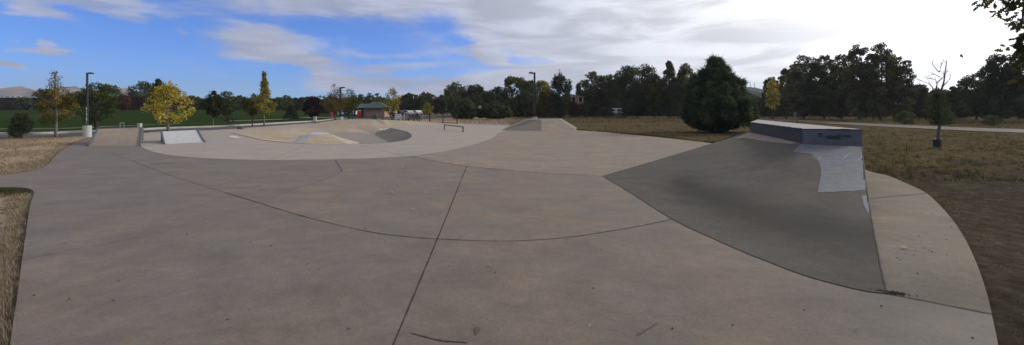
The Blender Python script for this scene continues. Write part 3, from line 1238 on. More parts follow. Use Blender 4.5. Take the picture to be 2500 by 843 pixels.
r0, r1 = G(1130.5, 322.5), G(1085, 316.5)
t0, t1 = r0.copy(), r1.copy()
t0.z, t1.z = .37, .37
rl = thing('grind_rail', 'low brown square grind rail on two legs right of the bowl', 'grind rail')
mb = MB()
dd = (t1 - t0); ang = math.atan2(dd.y, dd.x)
mid_ = (t0 + t1) / 2
mb.box((mid_.x, mid_.y, .37), (dd.length + .07, .07, .07), ang)
mb.build('rail_bar', M['rail'], rl, bevel=.006)
for p in (t0, t1):
    mb = MB(); mb.box((p.x, p.y, .167), (.07, .07, .334), ang)
    lg = mb.build('leg', M['rail'], rl)
    mb = MB(); mb.box((p.x, p.y, .008), (.2, .2, .014), ang); mb.build('foot_plate', M['galv'], lg)

# ------------------------------------------------------------------ trees
RNG = np.random.RandomState(11)


def crown_shape(kind, t):
    if kind == 'round':
        return math.sqrt(max(0, 1 - (2 * t - 1) ** 2)) ** .9
    if kind == 'egg':
        return (math.sin(math.pi * min(1, t ** .75)) ** .7) if t < 1 else 0
    if kind == 'column':
        return min(1, t * 5) ** .5 * (1 - t ** 3) * .9 + .05
    if kind == 'cone':
        return min(1, t * 9 + .25) * (1 - t) ** .8
    if kind == 'spire':     # wide low, thin high
        return min(1, t * 6 + .3) * (1 - .72 * sstep(.3, .6, t)) * (1 - t ** 4)
    if kind == 'spire2':
        return min(1, t * 4 + .45) * (1 - .45 * sstep(.5, .75, t)) * (1 - t ** 5)
    if kind == 'broad':
        return min(1, .5 + t * 1.1) * (1 - t ** 4) ** .55
    if kind == 'vase':
        return (.35 + .65 * sstep(0, .7, t)) * (1 - sstep(.75, 1.02, t) * .75)
    if kind == 'dome':
        return math.sqrt(max(0, 1 - t ** 2.2))
    return 1


def leaf_quads(P, size, rs, up=.3, aspect=.62):
    n = len(P)
    a = rs.normal(size=(n, 3)); a /= np.linalg.norm(a, axis=1)[:, None]
    nr = rs.normal(size=(n, 3)) + np.array([0, 0, up]); nr /= np.linalg.norm(nr, axis=1)[:, None]
    a = np.cross(nr, a); a /= np.linalg.norm(a, axis=1)[:, None] + 1e-9
    b = np.cross(nr, a)
    s = (size * rs.uniform(.6, 1.35, n))[:, None] if not hasattr(size, '__len__') else size[:, None]
    a = a * s * .5
    b = b * s * .5 * aspect
    V = np.empty((n, 4, 3))
    V[:, 0] = P - a; V[:, 1] = P - b; V[:, 2] = P + a; V[:, 3] = P + b
    return V.reshape(-1, 3)


def tree(label, x, Y, top_y, w_px, fol='green', shape='round', base_y=None, crown_y=None, name='tree', cat='tree', group=None,
         bark='bark_dark', dens=1.0, seed=None, trunk_r=None, gap=.0, leaf=None, sparse_top=0.0, name_crown='crown', spikes=0):
    if base_y is not None:
        loc = GT(x, base_y); Y = loc.y
    else:
        loc = at(x, Y, 0); loc.z = terrain(loc.x, loc.y)
    u = (x - CX) / F
    H = EYE + (HY - top_y) / F * Y - loc.z
    zc = (EYE - (crown_y - HY) / F * Y - loc.z) if crown_y is not None else H * .12
    zc = max(zc, .05)
    rx = w_px / 2 / F * Y / math.sqrt(1 + u * u)
    rs = np.random.RandomState(seed if seed is not None else int(x * 13 + Y * 7) % 99991)
    rnd = random.Random(int(x * 31 + Y))
    root = thing(name, label, cat, loc, rnd.random() * 6.28, group)
    hc = H - zc
    ls = leaf or max(.085, .0040 * Y)
    fine = Y > 40
    ncl = int((80 if fine else 46) + 26 * dens)
    C, R = [], []
    for _ in range(ncl):
        t = rs.uniform(.03, .97) if shape != 'dome' else rs.uniform(0, .95)
        r = crown_shape(shape, t) * rx
        q = rs.uniform(.15, 1) ** .5
        th = rs.uniform(0, 6.283)
        cr = ((.15 + .15 * rs.rand()) if fine else (.17 + .17 * rs.rand())) * min(rx, hc * .5) * (1.0 if t < .8 else .72)
        rr = max(0, r * rs.uniform(.85, 1.12) - cr * .45) * q
        C.append((math.cos(th) * rr, math.sin(th) * rr, zc + t * hc * .98)); R.append(cr)
    for q in range(spikes):
        th = q * 2.4 + rs.rand(); r_ = rx * rs.uniform(.15, .85)
        zt = zc + hc * (1.0 - .45 * (r_ / rx) ** 1.3) * rs.uniform(.98, 1.14)
        for j in range(6):
            C.append((math.cos(th) * r_ * (.8 + .04 * j), math.sin(th) * r_ * (.8 + .04 * j), zt - (5 - j) * hc * .05)); R.append(rx * (.20 - .028 * j))
    C, R = np.array(C), np.array(R)
    ncl = len(C)
    area = math.pi * rx * hc / 2 * 1.0
    nleaf = int(min(30000, dens * 6.5 * area / (ls * ls * .33)))
    wts = R ** 2
    if sparse_top:
        tt = (C[:, 2] - zc) / hc
        wts = wts * np.where(tt > .55, 1 - sparse_top, 1)
    ci = rs.choice(ncl, nleaf, p=wts / wts.sum())
    g = rs.normal(size=(nleaf, 3))
    g /= np.linalg.norm(g, axis=1)[:, None]
    rad = rs.uniform(.25, 1.12, nleaf) ** .6
    P = C[ci] + g * (R[ci] * rad)[:, None] * np.array([1, 1, 1.0 if fine else .85])
    P[:, 2] = np.maximum(P[:, 2], zc * .8)
    tone = np.clip(rs.normal(.5, .22, nleaf) + (rs.rand(ncl)[ci] - .5) * .6, 0, 1)
    np_mesh(name_crown, leaf_quads(P, ls, rs), 4, FO[fol], root, tone)
    # trunk and limbs
    mb = MB()
    tr = trunk_r or max(.045, H * .018)
    ht = zc + hc * (.75 if shape in ('column', 'cone', 'spire') else .55)
    tp_ = [(0, 0, -.12), (0, 0, .12), (rnd.uniform(-.03, .03) * H, rnd.uniform(-.03, .03) * H, ht * .5), (rnd.uniform(-.04, .04) * H, rnd.uniform(-.04, .04) * H, ht)]
    mb.tube(tp_, [tr * 1.5, tr, tr * .8, tr * .3], 8)
    order = rs.permutation(ncl)[:22]
    for k in order:
        c = C[k]
        z0 = min(ht * .95, max(zc * .85, c[2] - (.35 + .5 * rnd.random()) * (math.hypot(c[0], c[1]) + .3)))
        f = z0 / ht
        b0 = Vector(tp_[1]).lerp(Vector(tp_[3]), f) if f < 1 else Vector(tp_[3])
        b0 = Vector((b0.x, b0.y, z0))
        e = Vector(c)
        m_ = b0.lerp(e, .5) + Vector((0, 0, -.08 * (e - b0).length))
        mb.tube([b0, m_, e], [tr * .38, tr * .24, tr * .08], 5, cap=False)
        if sparse_top:
            for _ in range(3):
                e2 = e + Vector((rnd.uniform(-1, 1), rnd.uniform(-1, 1), rnd.uniform(.2, 1.3))) * R[k]
                mb.tube([m_.lerp(e, .6), e2], [tr * .1, tr * .03], 3, cap=False)
    mb.build('trunk', M[bark], root, smooth=True)
    return root


def pine(label, x, top_y, w_px, base_y=None, Y=None, shape='pine', dens=1.0, needle=None, group=None, fol='pine', name='pine_tree', low=.04):
    if base_y is not None:
        loc = GT(x, base_y); Y = loc.y
    else:
        loc = at(x, Y, 0); loc.z = terrain(loc.x, loc.y)
    u = (x - CX) / F
    H = EYE + (HY - top_y) / F * Y - loc.z
    rx = w_px / 2 / F * Y / math.sqrt(1 + u * u)
    rs = np.random.RandomState(int(x * 17 + Y * 3) % 99991)
    root = thing(name, label, 'pine tree', loc, rs.rand() * 6, group)
    mb = MB()
    mb.tube([(0, 0, -.1), (0, 0, .2), (.02, .01, H * .5), (0, 0, H * .96)], [H * .028, H * .022, H * .014, H * .003], 8)
    P, D = [], []
    nb = int(70 * dens) if w_px > 60 else int(70 * dens)
    for i in range(nb):
        t = low + (1 - low) * ((i + rs.rand()) / nb)
        if shape == 'pine':      # broad, full to the ground, blunt top with shoulders
            prof = float(np.interp(t, [0, .12, .3, .5, .65, .78, .88, 1], [.62, .9, 1.0, .90, .70, .44, .24, .05])) * (1 + .10 * math.sin(7 * t * 3 + i * .9))
        else:
            prof = (1 - t) ** .9
        L_ = rx * prof * rs.uniform(.55, 1.0) + .04 * rx
        th = rs.rand() * 6.283
        rise = L_ * (.05 + .38 * t) * rs.uniform(.6, 1.3) if shape == 'pine' else -L_ * .1
        z0 = H * t * .94
        a = Vector((0, 0, z0)); e = Vector((math.cos(th) * L_, math.sin(th) * L_, z0 + rise))
        m_ = a.lerp(e, .55) + Vector((0, 0, -.10 * L_))
        e.z = min(e.z, H * 1.0); m_.z = max(m_.z, .1); e.z = max(e.z, .12)
        mb.tube([a, m_, e], [H * .005, H * .003, H * .001], 4, cap=False)
        ns = max(5, int(24 * L_ / rx))
        for j in range(ns):
            f = .35 + .65 * (j + rs.rand()) / ns
            c = (a.lerp(m_, f / .55) if f < .55 else m_.lerp(e, (f - .55) / .45))
            side = rs.normal(size=3) * (.03 + .05 * (1 - f)) * rx * np.array([1, 1, .6])
            P.append(np.array(c) + side); D.append(np.array([math.cos(th), math.sin(th), .9]))
    if shape == 'pine' and w_px > 60:
        # secondary leaders, each ending in upright plumes
        for q in range(26 if w_px > 100 else 9):
            th = q * 2.4 + rs.rand() * .5
            tb0 = rs.uniform(.22, .80)
            rr_ = rx * 1.12 * float(np.interp(tb0, [0, .3, .5, .65, .78, .9], [.95, 1.04, .92, .70, .40, .15])) * rs.uniform(.72, 1.06)
            hh = H * rs.uniform(.14, .22)
            tb0 = (1 - .58 * min(1, rr_ / rx) ** 1.15) - hh / H - .02
            cx_, cy_ = math.cos(th) * rr_, math.sin(th) * rr_
            mb.tube([(0, 0, H * tb0 * .8), (cx_ * .7, cy_ * .7, H * tb0 * .84), (cx_, cy_, H * tb0 + hh * .5)], [H * .006, H * .004, H * .001], 4, cap=False)
            for j in range(46):
                f = rs.rand()
                w_ = rx * .145 * (1 - f) ** .6
                a_ = rs.rand() * 6.28
                P.append(np.array([cx_ + math.cos(a_) * w_, cy_ + math.sin(a_) * w_, H * tb0 - hh * .5 + f * hh * 1.5]))
                D.append(np.array([math.cos(a_) * .7, math.sin(a_) * .7, 1.2]))
    P, D = np.array(P), np.array(D)
    k = int(26 * dens) if w_px > 60 else 14
    nl = needle or max(.16, .006 * Y)
    n = len(P) * k
    PP = np.repeat(P, k, 0) + rs.normal(size=(n, 3)) * nl * .28
    DD = np.repeat(D, k, 0) + rs.normal(size=(n, 3)) * .8
    DD /= np.linalg.norm(DD, axis=1)[:, None]
    S = np.cross(DD, rs.normal(size=(n, 3))); S /= np.linalg.norm(S, axis=1)[:, None]
    V = np.empty((n, 3, 3))
    wd = nl * .10
    V[:, 0] = PP - S * wd; V[:, 1] = PP + S * wd; V[:, 2] = PP + DD * nl * rs.uniform(.7, 1.3, n)[:, None]
    V[:, :, 2] = np.maximum(V[:, :, 2], .02)
    tone = np.clip(np.repeat(rs.rand(len(P)), k) * .7 + rs.rand(n) * .4, 0, 1)
    np_mesh('crown', V.reshape(-1, 3), 3, FO[fol], root, tone)
    mb.build('trunk', M['bark_dark'], root, smooth=True)
    return root


# park trees near the slab
pine('small bushy pine at the left end of the dirt beside the road', 52, 277, 52, base_y=337, dens=.55, name='pine_shrub', needle=.22, low=.1)
tree('tall autumn tree with a thin leafless top standing on the dirt left of the lamp', 136, 0, 165, 122, 'tawny', 'spire2', base_y=333, crown_y=298, bark='bark', dens=.42, sparse_top=.82, trunk_r=.075, leaf=.10)
tree('broad dark green tree with forked trunk behind the tan ramp', 236, 0, 202, 132, 'green', 'round', base_y=321, spikes=8, crown_y=300, dens=.62, trunk_r=.12, leaf=.12)
tree('bright yellow autumn tree with a round ragged crown behind the silver ramp', 411, 0, 206, 134, 'yellow', 'egg', base_y=320, crown_y=296, bark='bark', dens=.5, spikes=11, trunk_r=.11, leaf=.13)
tree('shaded slim tree just left of and behind the bright yellow tree', 383, 0, 200, 48, 'dark', 'egg', base_y=307, crown_y=290, dens=.6, leaf=.15)
tree('small round dark green tree with thin trunk on the lawn edge', 521, 0, 220, 62, 'dark', 'egg', base_y=310, crown_y=284, bark='bark', dens=.7, leaf=.16)
tree('darker bushy tree behind the small round tree on the lawn', 557, 0, 222, 54, 'green', 'round', base_y=290, crown_y=284, dens=.8)
tree('brownish olive young tree immediately left of the tall narrow yellow tree', 616, 0, 228, 62, 'olive', 'egg', base_y=307, crown_y=281, dens=.5, leaf=.16)
tree('tall narrow yellow-green tree at the kerb above the bowl', 645, 0, 171, 66, 'yelgreen', 'spire', base_y=307.5, crown_y=280, bark='bark', dens=.55, trunk_r=.085, leaf=.15)
pine('small dark spruce standing alone on the lawn', 711, 256, 32, base_y=291, shape='spruce', name='spruce_tree')
tree('small plum-coloured tree on the lawn left of the rear lamp', 764, 0, 236, 50, 'plum', 'round', base_y=291, crown_y=286, dens=.9)
tree('autumn tree with bare upper twigs immediately left of the rear lamp', 818, 0, 203, 62, 'tawny', 'egg', base_y=294, crown_y=276, dens=.38, sparse_top=.85, leaf=.17, bark='bark_dark')
tree('olive tree immediately right of the rear lamp', 852, 0, 212, 46, 'olive', 'egg', base_y=290.5, crown_y=280, dens=.42, sparse_top=.6, leaf=.2)
tree('yellowing tree beside the brick restroom behind the notice board', 957, 0, 214, 52, 'yelgreen', 'egg', base_y=294, crown_y=276, dens=.45, sparse_top=.5, leaf=.19, bark='bark_dark')
tree('small yellowish tree behind the black fence', 1043, 0, 250, 34, 'yelgreen', 'egg', base_y=289, crown_y=281, dens=.35, leaf=.2)
tree('dark upright tree with spiky upper branches right of the tall lamp', 1368, 0, 176, 64, 'dark', 'broad', base_y=287, spikes=9, crown_y=284, dens=1.0, leaf=.26, trunk_r=.25)
tree('slender yellow tree standing in front of the dark woods', 1887, 0, 186, 48, 'yellow', 'column', base_y=292, crown_y=268, dens=.62, leaf=.22)
pine('big dark full pine left of the curved bank', 1747, 140, 154, base_y=322, dens=2.2, needle=.34, low=.03)

# rows beyond the lawn
GA = 'trees beyond the lawn'
for a in (
    ('round green shrub in front of the dark flat-roofed building', 58, 118, 236, 64, 'green', 'dome'),
    ('grey-green bush at the left end of the dark building', 2, 116, 250, 34, 'willow', 'dome'),
    ('dark round tree partly behind the tall autumn tree', 108, 135, 217, 62, 'dark', 'round'),
    ('olive-brown tree between the tall autumn tree and the lamp', 183, 125, 224, 74, 'olive', 'round'),
    ('rusty brown tree behind the broad dark green tree', 300, 105, 232, 52, 'rust', 'round'),
    ('dark brown bush right of the rusty tree', 330, 110, 236, 50, 'plum', 'dome'),
    ('big rounded green tree behind the yellow tree', 350, 140, 199, 86, 'green', 'round'),
    ('dark crown peaking just above the yellow tree', 387, 132, 191, 52, 'dark', 'egg'),
    ('green tree peeking between the broad dark tree and the rusty tree', 268, 130, 205, 70, 'green', 'round'),
    ('reddish low tree right of the yellow tree', 440, 135, 238, 40, 'rust', 'dome'),
    ('low distant tree left of the small round dark tree', 470, 140, 244, 46, 'olive', 'dome'),
    ('low dark tree touching the small round dark tree', 497, 138, 240, 36, 'dark', 'round'),
    ('tiny dark tree in front of the white gabled building', 600, 128, 241, 24, 'dark', 'round'),
    ('low olive tree right of the tall narrow tree', 680, 132, 237, 50, 'olive', 'dome'),
    ('green bush tree behind the lone spruce', 703, 130, 243, 34, 'green', 'dome'),
    ('wide dark tree right of the small white house', 735, 136, 237, 50, 'dark', 'dome'),
    ('dark rounded tree left of the rear lamp', 786, 112, 233, 58, 'dark', 'round'),
    ('olive tree between the rear lamp and the restroom', 872, 118, 230, 62, 'olive', 'round'),
    ('green tree rising behind the restroom roof', 912, 120, 229, 60, 'green', 'round'),
):
    tree(a[0], a[1], a[2], a[3], a[4], a[5], a[6], group=GA, dens=.8)

GB = 'trees of the wood behind the park'
for a in (
    ('dark rounded tree right of the yellowing tree by the restroom', 1000, 134, 228, 62, 'dark', 'dome'),
    ('tree with pale leaf tips behind the white cars', 1043, 136, 226, 64, 'green', 'dome'),
    ('dark tree behind the fence end', 1088, 130, 230, 62, 'dark', 'dome'),
    ('tall pale-green poplar rising above its dark neighbours', 1113, 112, 200, 54, 'pale', 'egg'),
    ('dark tree right of the pale-green poplar', 1160, 112, 207, 56, 'dark', 'egg'),
    ('dark tree above the round sign', 1192, 100, 222, 44, 'green', 'dome'),
    ('olive shrub behind the round sign', 1170, 96, 244, 40, 'olive', 'dome'),
    ('dark tree above the low spreading pine', 1212, 104, 214, 52, 'dark', 'egg'),
    ('large green tree left of the tall lamp', 1256, 100, 189, 96, 'green', 'egg'),
    ('green tree directly behind the tall lamp', 1292, 98, 196, 50, 'pale', 'egg'),
    ('cream-yellow tree right of the tall lamp', 1322, 108, 197, 50, 'yelgreen', 'round'),
    ('yellow-green bush between the lamp and the spiky dark tree', 1336, 88, 222, 58, 'olive', 'dome'),
    ('bushy tree below the orange house', 1392, 99, 246, 44, 'olive', 'dome'),
    ('low russet bush screening the left half of the orange house', 1398, 90, 246, 30, 'rust', 'dome'),
    ('green bush screening the right foot of the orange house', 1424, 89, 252, 26, 'green', 'dome'),
    ('dark bush at the left end of the low concrete wall', 1484, 80, 262, 26, 'dark', 'dome'),
    ('dark bush at the right end of the low concrete wall', 1530, 80, 258, 30, 'dark', 'dome'),
    ('tall leafy cottonwood right of the orange house', 1452, 96, 173, 66, 'willow', 'egg'),
    ('cottonwood above the white trailer', 1497, 94, 180, 58, 'green', 'egg'),
    ('broad dark willow with drooping crown', 1556, 86, 155, 104, 'dark', 'round'),
    ('short olive tree between the willow and the yellow-topped tree', 1598, 82, 180, 52, 'olive', 'egg'),
    ('tall tree with a yellowing narrow top', 1633, 84, 146, 48, 'olive', 'column'),
    ('tree with an olive yellow top just left of the big pine', 1676, 82, 152, 56, 'olive', 'egg'),
    ('dark tree low behind the left side of the big pine', 1655, 78, 200, 80, 'dark', 'dome'),
    ('low dark tree behind the right side of the big pine', 1815, 92, 224, 66, 'dark', 'dome'),
    ('low dark tree in front of the far hill', 1850, 88, 236, 56, 'green', 'dome'),
    ('pale-topped tree behind the slender yellow tree', 1882, 84, 184, 44, 'willow', 'egg'),
    ('wispy tree immediately right of the slender yellow tree', 1920, 80, 166, 56, 'willow', 'egg'),
    ('dark cottonwood at the left of the big woods', 1962, 72, 133, 84, 'willow', 'egg'),
    ('cottonwood with an olive top behind the pale bollard', 2012, 70, 131, 70, 'green', 'egg'),
    ('dark cottonwood above the left end of the ledge', 2055, 68, 128, 68, 'willow', 'egg'),
    ('tall cottonwood with a ragged top over the ledge', 2098, 62, 106, 80, 'willow', 'egg'),
    ('tallest spreading cottonwood of the woods', 2150, 60, 103, 92, 'willow', 'egg'),
    ('wispy tree at the right end of the tall cottonwoods', 2198, 60, 134, 66, 'willow', 'round'),
    ('low dark tree left of the bare tree', 2244, 66, 205, 76, 'dark', 'dome'),
    ('low grey-green tree behind the bare tree', 2292, 70, 214, 70, 'willow', 'dome'),
    ('low dark tree right of the bare tree', 2336, 66, 205, 62, 'dark', 'dome'),
    ('dark tree with a sloping left side', 2384, 60, 170, 84, 'green', 'egg'),
    ('large dark tree under the overhanging branch', 2440, 56, 128, 110, 'dark', 'egg'),
    ('dark tree at the right edge beyond the trail', 2510, 52, 108, 110, 'dark', 'egg'),
):
    Yd = a[2]
    tree(a[0], a[1], a[2], a[3], a[4] * 1.25, a[5], 'broad' if a[6] == 'egg' else a[6], group=GB, dens=1.25, crown_y=HY + 1600 / Yd - 6)
pine('small pointed spruce left of the tall leafy cottonwood', 1414, 202, 26, Y=100, shape='spruce', name='spruce_tree')
pine('low spreading dark pine right of the round sign', 1210, 252, 66, base_y=290.5, dens=1.4)
pine('dark bushy pine just right of the fence end', 1135, 243, 60, base_y=291, dens=1.4)
for lb, x, by, ty, w, f in (
    ('pale green shrub in front of the large dark tree at the right', 2425, 305.5, 281, 62, 'pale'),
    ('low green shrub below the tall leafy cottonwood', 1480, 286.5, 262, 60, 'olive'),
    ('round dark shrub on the trail edge below the orange house', 1412, 286, 264, 44, 'dark'),
    ('grey-green shrub beyond the trail right of the ledge', 2210, 303, 270, 60, 'green'),
    ('dark shrub hugging the woods behind the bare tree', 2300, 304, 262, 70, 'green'),
):
    tree(lb, x, 0, ty, w, f, 'dome', base_y=by, crown_y=by - 1, name='shrub', cat='shrub', dens=.7, name_crown='foliage')


# wood behind as one mass
def wood(name, label, xs, Y0, Y1, topf, fol, n, ls):
    rs = np.random.RandomState(5)
    x = rs.uniform(xs[0], xs[1], n)
    Y = rs.uniform(Y0, Y1, n)
    X = (x - CX) / F * Y
    tops = np.array([topf(v) for v in x])
    zt = EYE + (HY - tops) / F * Y
    zt = zt * (1 + .12 * np.sin(x * .11) + .08 * np.sin(x * .31 + Y))
    z = zt * rs.uniform(0, 1, n) ** .75
    z += np.array([terrain(a, b) for a, b in zip(X, Y)]) * .3
    P = np.stack([X, Y, z], 1)
    tone = np.clip(rs.normal(.45, .25, n), 0, 1)
    o = np_mesh(name, leaf_quads(P, ls, rs), 4, FO[fol], None, tone)
    return tag(o, label, 'woods', kind='stuff')


wood('woods', 'dark understorey of the wood behind the trail and car park', (1105, 2620), 98, 124, lambda x: 240 - 28 * sstep(1380, 1500, x) + 30 * sstep(1700, 1760, x) - 48 * sstep(1850, 1960, x) + 36 * sstep(2200, 2250, x) - 36 * sstep(2360, 2430, x), 'dark', 70000, .8)
wood('woods', 'far line of dark trees above the lawn', (150, 1130), 146, 165, lambda x: 243, 'dark', 20000, 1.0)
o = wood('undergrowth', 'dark brush along the far edge of the lawn at the left', (-60, 240), 138, 144, lambda x: 256, 'plum', 6000, .6)

# bare tree
def bare_tree():
    loc = GT(2288, 358)
    Y = loc.y
    root = thing('bare_tree', 'bare leafless young tree with a black trunk guard near the right edge', 'tree', loc)
    rnd = random.Random(4)
    mb = MB()
    s = Y / F
    cz = 1 / math.sqrt(1 + ((2288 - CX) / F) ** 2)
    X3 = lambda px, py: Vector(((px - 2290) * s * cz, rnd.uniform(-.1, .1), (358 - py) * s))

    def limb(pts, r0, r1, kids=5, lvl=0):
        P = [X3(*p) for p in pts]
        P = [p + Vector((0, (i * rnd.uniform(-.08, .08)) if lvl < 2 else 0, 0)) for i, p in enumerate(P)]
        P = crom(P, 3)
        n_ = len(P)
        mb.tube(P, [(r0 + (r1 - r0) * (i / (n_ - 1)) ** .7) * .95 for i in range(n_)], 6, cap=False)
        for _ in range(kids):
            i = rnd.randrange(n_ // 3, n_ - 1)
            d = (P[i + 1] - P[i]).normalized()
            q = d + Vector((rnd.uniform(-.9, .9), rnd.uniform(-.9, .9), rnd.uniform(-.1, .8)))
            Ln = rnd.uniform(.15, .42)
            m_ = P[i] + q.normalized() * Ln * .5
            e = m_ + (q + Vector((rnd.uniform(-.4, .4), rnd.uniform(-.4, .4), .3))).normalized() * Ln * .5
            mb.tube([P[i], m_, e], [r1 * .8, r1 * .5, r1 * .25], 4, cap=False)
            for _ in range(2):
                e2 = m_ + Vector((rnd.uniform(-.2, .2), rnd.uniform(-.2, .2), rnd.uniform(-.02, .22)))
                mb.tube([m_, e2], [r1 * .35, r1 * .15], 3, cap=False)
    limb([(2288, 360), (2291, 330), (2292, 290), (2294, 240), (2293, 205), (2294, 180), (2299, 150)], .085, .012, 10)
    limb([(2294, 238), (2275, 222), (2262, 208), (2246, 196)], .035, .007, 8, 1)
    limb([(2293, 205), (2275, 196), (2255, 192)], .02, .006, 6, 1)
    limb([(2293, 190), (2280, 183), (2262, 186)], .02, .005, 6, 1)
    limb([(2294, 178), (2287, 160), (2284, 148)], .02, .005, 5, 1)
    limb([(2295, 178), (2305, 162), (2316, 149)], .02, .005, 6, 1)
    limb([(2294, 222), (2306, 202), (2318, 190), (2328, 174)], .034, .007, 8, 1)
    limb([(2294, 236), (2308, 218), (2326, 208), (2336, 196), (2344, 182)], .035, .006, 9, 1)
    limb([(2292, 250), (2275, 262), (2262, 258), (2252, 250)], .015, .004, 6, 1)
    limb([(2292, 262), (2306, 252), (2318, 256)], .015, .004, 6, 1)
    mb.build('trunk', M['bark_bare'], root, smooth=True)
    mb = MB()
    mb.tube([(0, 0, -.02), (0, 0, .30 * s / .018)], .14, 12)
    mb.build('trunk_guard', M['black'], root)
    rs = np.random.RandomState(2)
    n_ = 1500
    z = rs.uniform(.95, 2.3, n_)
    th = rs.rand(n_) * 6.28
    r = rs.uniform(.03, .42, n_) * np.clip(1.2 - abs(z - 1.6) * .75, .3, 1)
    P = np.stack([np.cos(th) * r, np.sin(th) * r, z], 1)
    np_mesh('foliage', leaf_quads(P, .075, rs), 4, FO['dark'], root, rs.rand(n_))


bare_tree()


# overhanging oak at the right, trunk out of the picture
def oak():
    root = thing('oak_tree', 'oak branch with lobed leaves hanging into the top right corner', 'tree', (10.6, 5.6, 0))
    mb = MB()
    mb.tube([(0, 0, -.1), (0, 0, .4), (.05, 0, 2.2), (.1, .1, 5.2)], [.24, .18, .15, .06], 10)
    rnd = random.Random(9)
    Y = 5.6
    L3 = lambda px, py, dy=0: Vector(((px - CX) / F * (Y + dy) - 10.6, dy, EYE + (HY - py) / F * (Y + dy)))
    twigs = []
    for pts in ([(2660, 60), (2560, -5), (2480, -14), (2430, -4), (2396, 8)], [(2560, -5), (2500, -10), (2470, 5), (2450, 26)],
                [(2640, 100), (2560, 70), (2520, 78), (2496, 92), (2484, 120)], [(2560, 70), (2520, 110), (2500, 150), (2486, 168)],
                [(2580, 180), (2530, 128), (2505, 116), (2470, 112)], [(2520, -20), (2500, 20), (2496, 50), (2480, 66)],
                [(2620, 120), (2560, 160), (2510, 178), (2490, 200)]):
        P = crom([L3(x, y, rnd.uniform(-.2, .2)) for x, y in pts], 6)
        mb.tube(P, [.022 - .018 * i / len(P) for i in range(len(P))], 5)
        twigs.append(P)
    mb.tube([(0.05, 0, 2.0), L3(2660, 60)], [.06, .03], 6)
    mb.tube([(0.05, 0, 1.9), L3(2640, 100)], [.06, .02], 6)
    mb.tube([(0.05, 0, 1.7), L3(2580, 180)], [.05, .02], 6)
    mb.tube([(0.05, 0, 1.75), L3(2620, 120)], [.05, .02], 6)
    for q in range(14):
        a_ = q * 2.4
        mb.tube([(.05, 0, 2.4 + q * .15), (.1 + math.cos(a_) * .8 + .3, math.sin(a_) * .8, 3.6 + q * .1), (.4 + math.cos(a_) * 1.7, math.sin(a_) * 1.7, 4.2 + q * .12)], [.05, .03, .008], 5)
    # the rest of the crown, outside the picture, in plain leaf clusters
    lobes = [(0, 0), (.12, .10), (.20, .34), (.28, .14), (.45, .46), (.52, .18), (.70, .40), (.78, .14), (.92, .20), (1, 0)]
    outl = [(a, b) for a, b in lobes] + [(a, -b) for a, b in reversed(lobes[1:-1])]
    V, Fc, tone = [], [], []

    def leaf(p, sz):
        d = Vector((rnd.uniform(-1, 1), rnd.uniform(-1, 1), rnd.uniform(-1.2, .3))).normalized()
        s_ = d.cross(Vector((rnd.uniform(-1, 1), rnd.uniform(-1, 1), rnd.uniform(-1, 1)))).normalized()
        up_ = d.cross(s_)
        b = len(V)
        for a, c in outl:
            V.append(tuple(p + d * a * sz + s_ * c * sz * .75 + up_ * (.15 * sz * math.sin(a * 3) + .1 * abs(c) * sz)))
        n_ = len(outl)
        Fc.append(tuple(range(b, b + n_)))
        t_ = rnd.random()
        tone.extend([t_] * n_)
    for P in twigs:
        for p in P[len(P) // 4:]:
            for _ in range(3):
                leaf(p + Vector((rnd.gauss(0, .035), rnd.gauss(0, .07), rnd.gauss(0, .035))), rnd.uniform(.075, .12))
    for _ in range(1600):
        p = Vector((rnd.gauss(.6, .9), rnd.gauss(0, 1.1), rnd.gauss(4.7, .7)))
        if p.x < -2.1 + .0 or p.z < 3.2 and p.x < -.5:
            continue
        leaf(p, rnd.uniform(.12, .18))
    me = bpy.data.meshes.new('foliage')
    me.from_pydata(V, [], Fc)
    a = me.attributes.new('tone', 'FLOAT', 'POINT')
    a.data.foreach_set('value', tone)
    me.materials.append(FO['oak'])
    o = bpy.data.objects.new('foliage', me)
    COL.objects.link(o); o.parent = root
    mb.build('trunk', M['bark_dark'], root, smooth=True)


oak()


# ------------------------------------------------------------------ lamps, posts, boards, fence, benches
def lamp(label, x, base_y, top_y, r, head_dx, base_h, base_r, stickers=False, head=.6):
    loc = G(x, base_y)
    Y = loc.y
    H = EYE + (HY - top_y) / F * Y
    o = thing('street_lamp', label, 'street lamp', loc)
    mb = MB()
    mb.tube([(0, 0, -.1), (0, 0, base_h - .02), (0, 0, base_h)], [base_r, base_r, base_r * .95], 24)
    mb.build('concrete_base', M['offwhite'], o, smooth=False)
    mb = MB()
    mb.box((0, 0, base_h + .015), (r * 4, r * 4, .03))
    mb.box((0, 0, (base_h + H) / 2), (r * 2, r * 2, H - base_h), .1, taper=.85)
    mb.build('pole', M['pole'], o)
    mb = MB()
    mb.box((head_dx * head * .22, 0, H - r), (head * .45, r * 1.1, r * 1.1))
    mb.build('arm', M['pole'], o)
    mb = MB()
    s_ = head_dx
    prof = [(0, 0), (head * .62, 0), (head * .66, head * .10), (head * .5, head * .24), (head * .08, head * .26), (0, head * .15)]
    prof = [(s_ * (head * .3 + a), H - head * .2 + b) for a, b in prof]
    mb.extrude_y(prof, -head * .22, head * .22)
    hd = mb.build('lamp_head', M['pole'], o)
    mb = MB()
    mb.box((s_ * head * .62, 0, H - head * .205), (head * .42, head * .3, .012))
    mb.build('lens', M['offwhite'], hd)
    if stickers:
        rnd = random.Random(3)
        z = base_h + .12
        while z < base_h + 1.15:
            w, h = rnd.uniform(.03, .07), rnd.uniform(.03, .09)
            mb = MB(); mb.box((rnd.uniform(-.01, .01), -r - .006, z), (w, .004, h), .1)
            mb.build('sticker', M['white'], o)
            z += h + rnd.uniform(.01, .05)
    return o


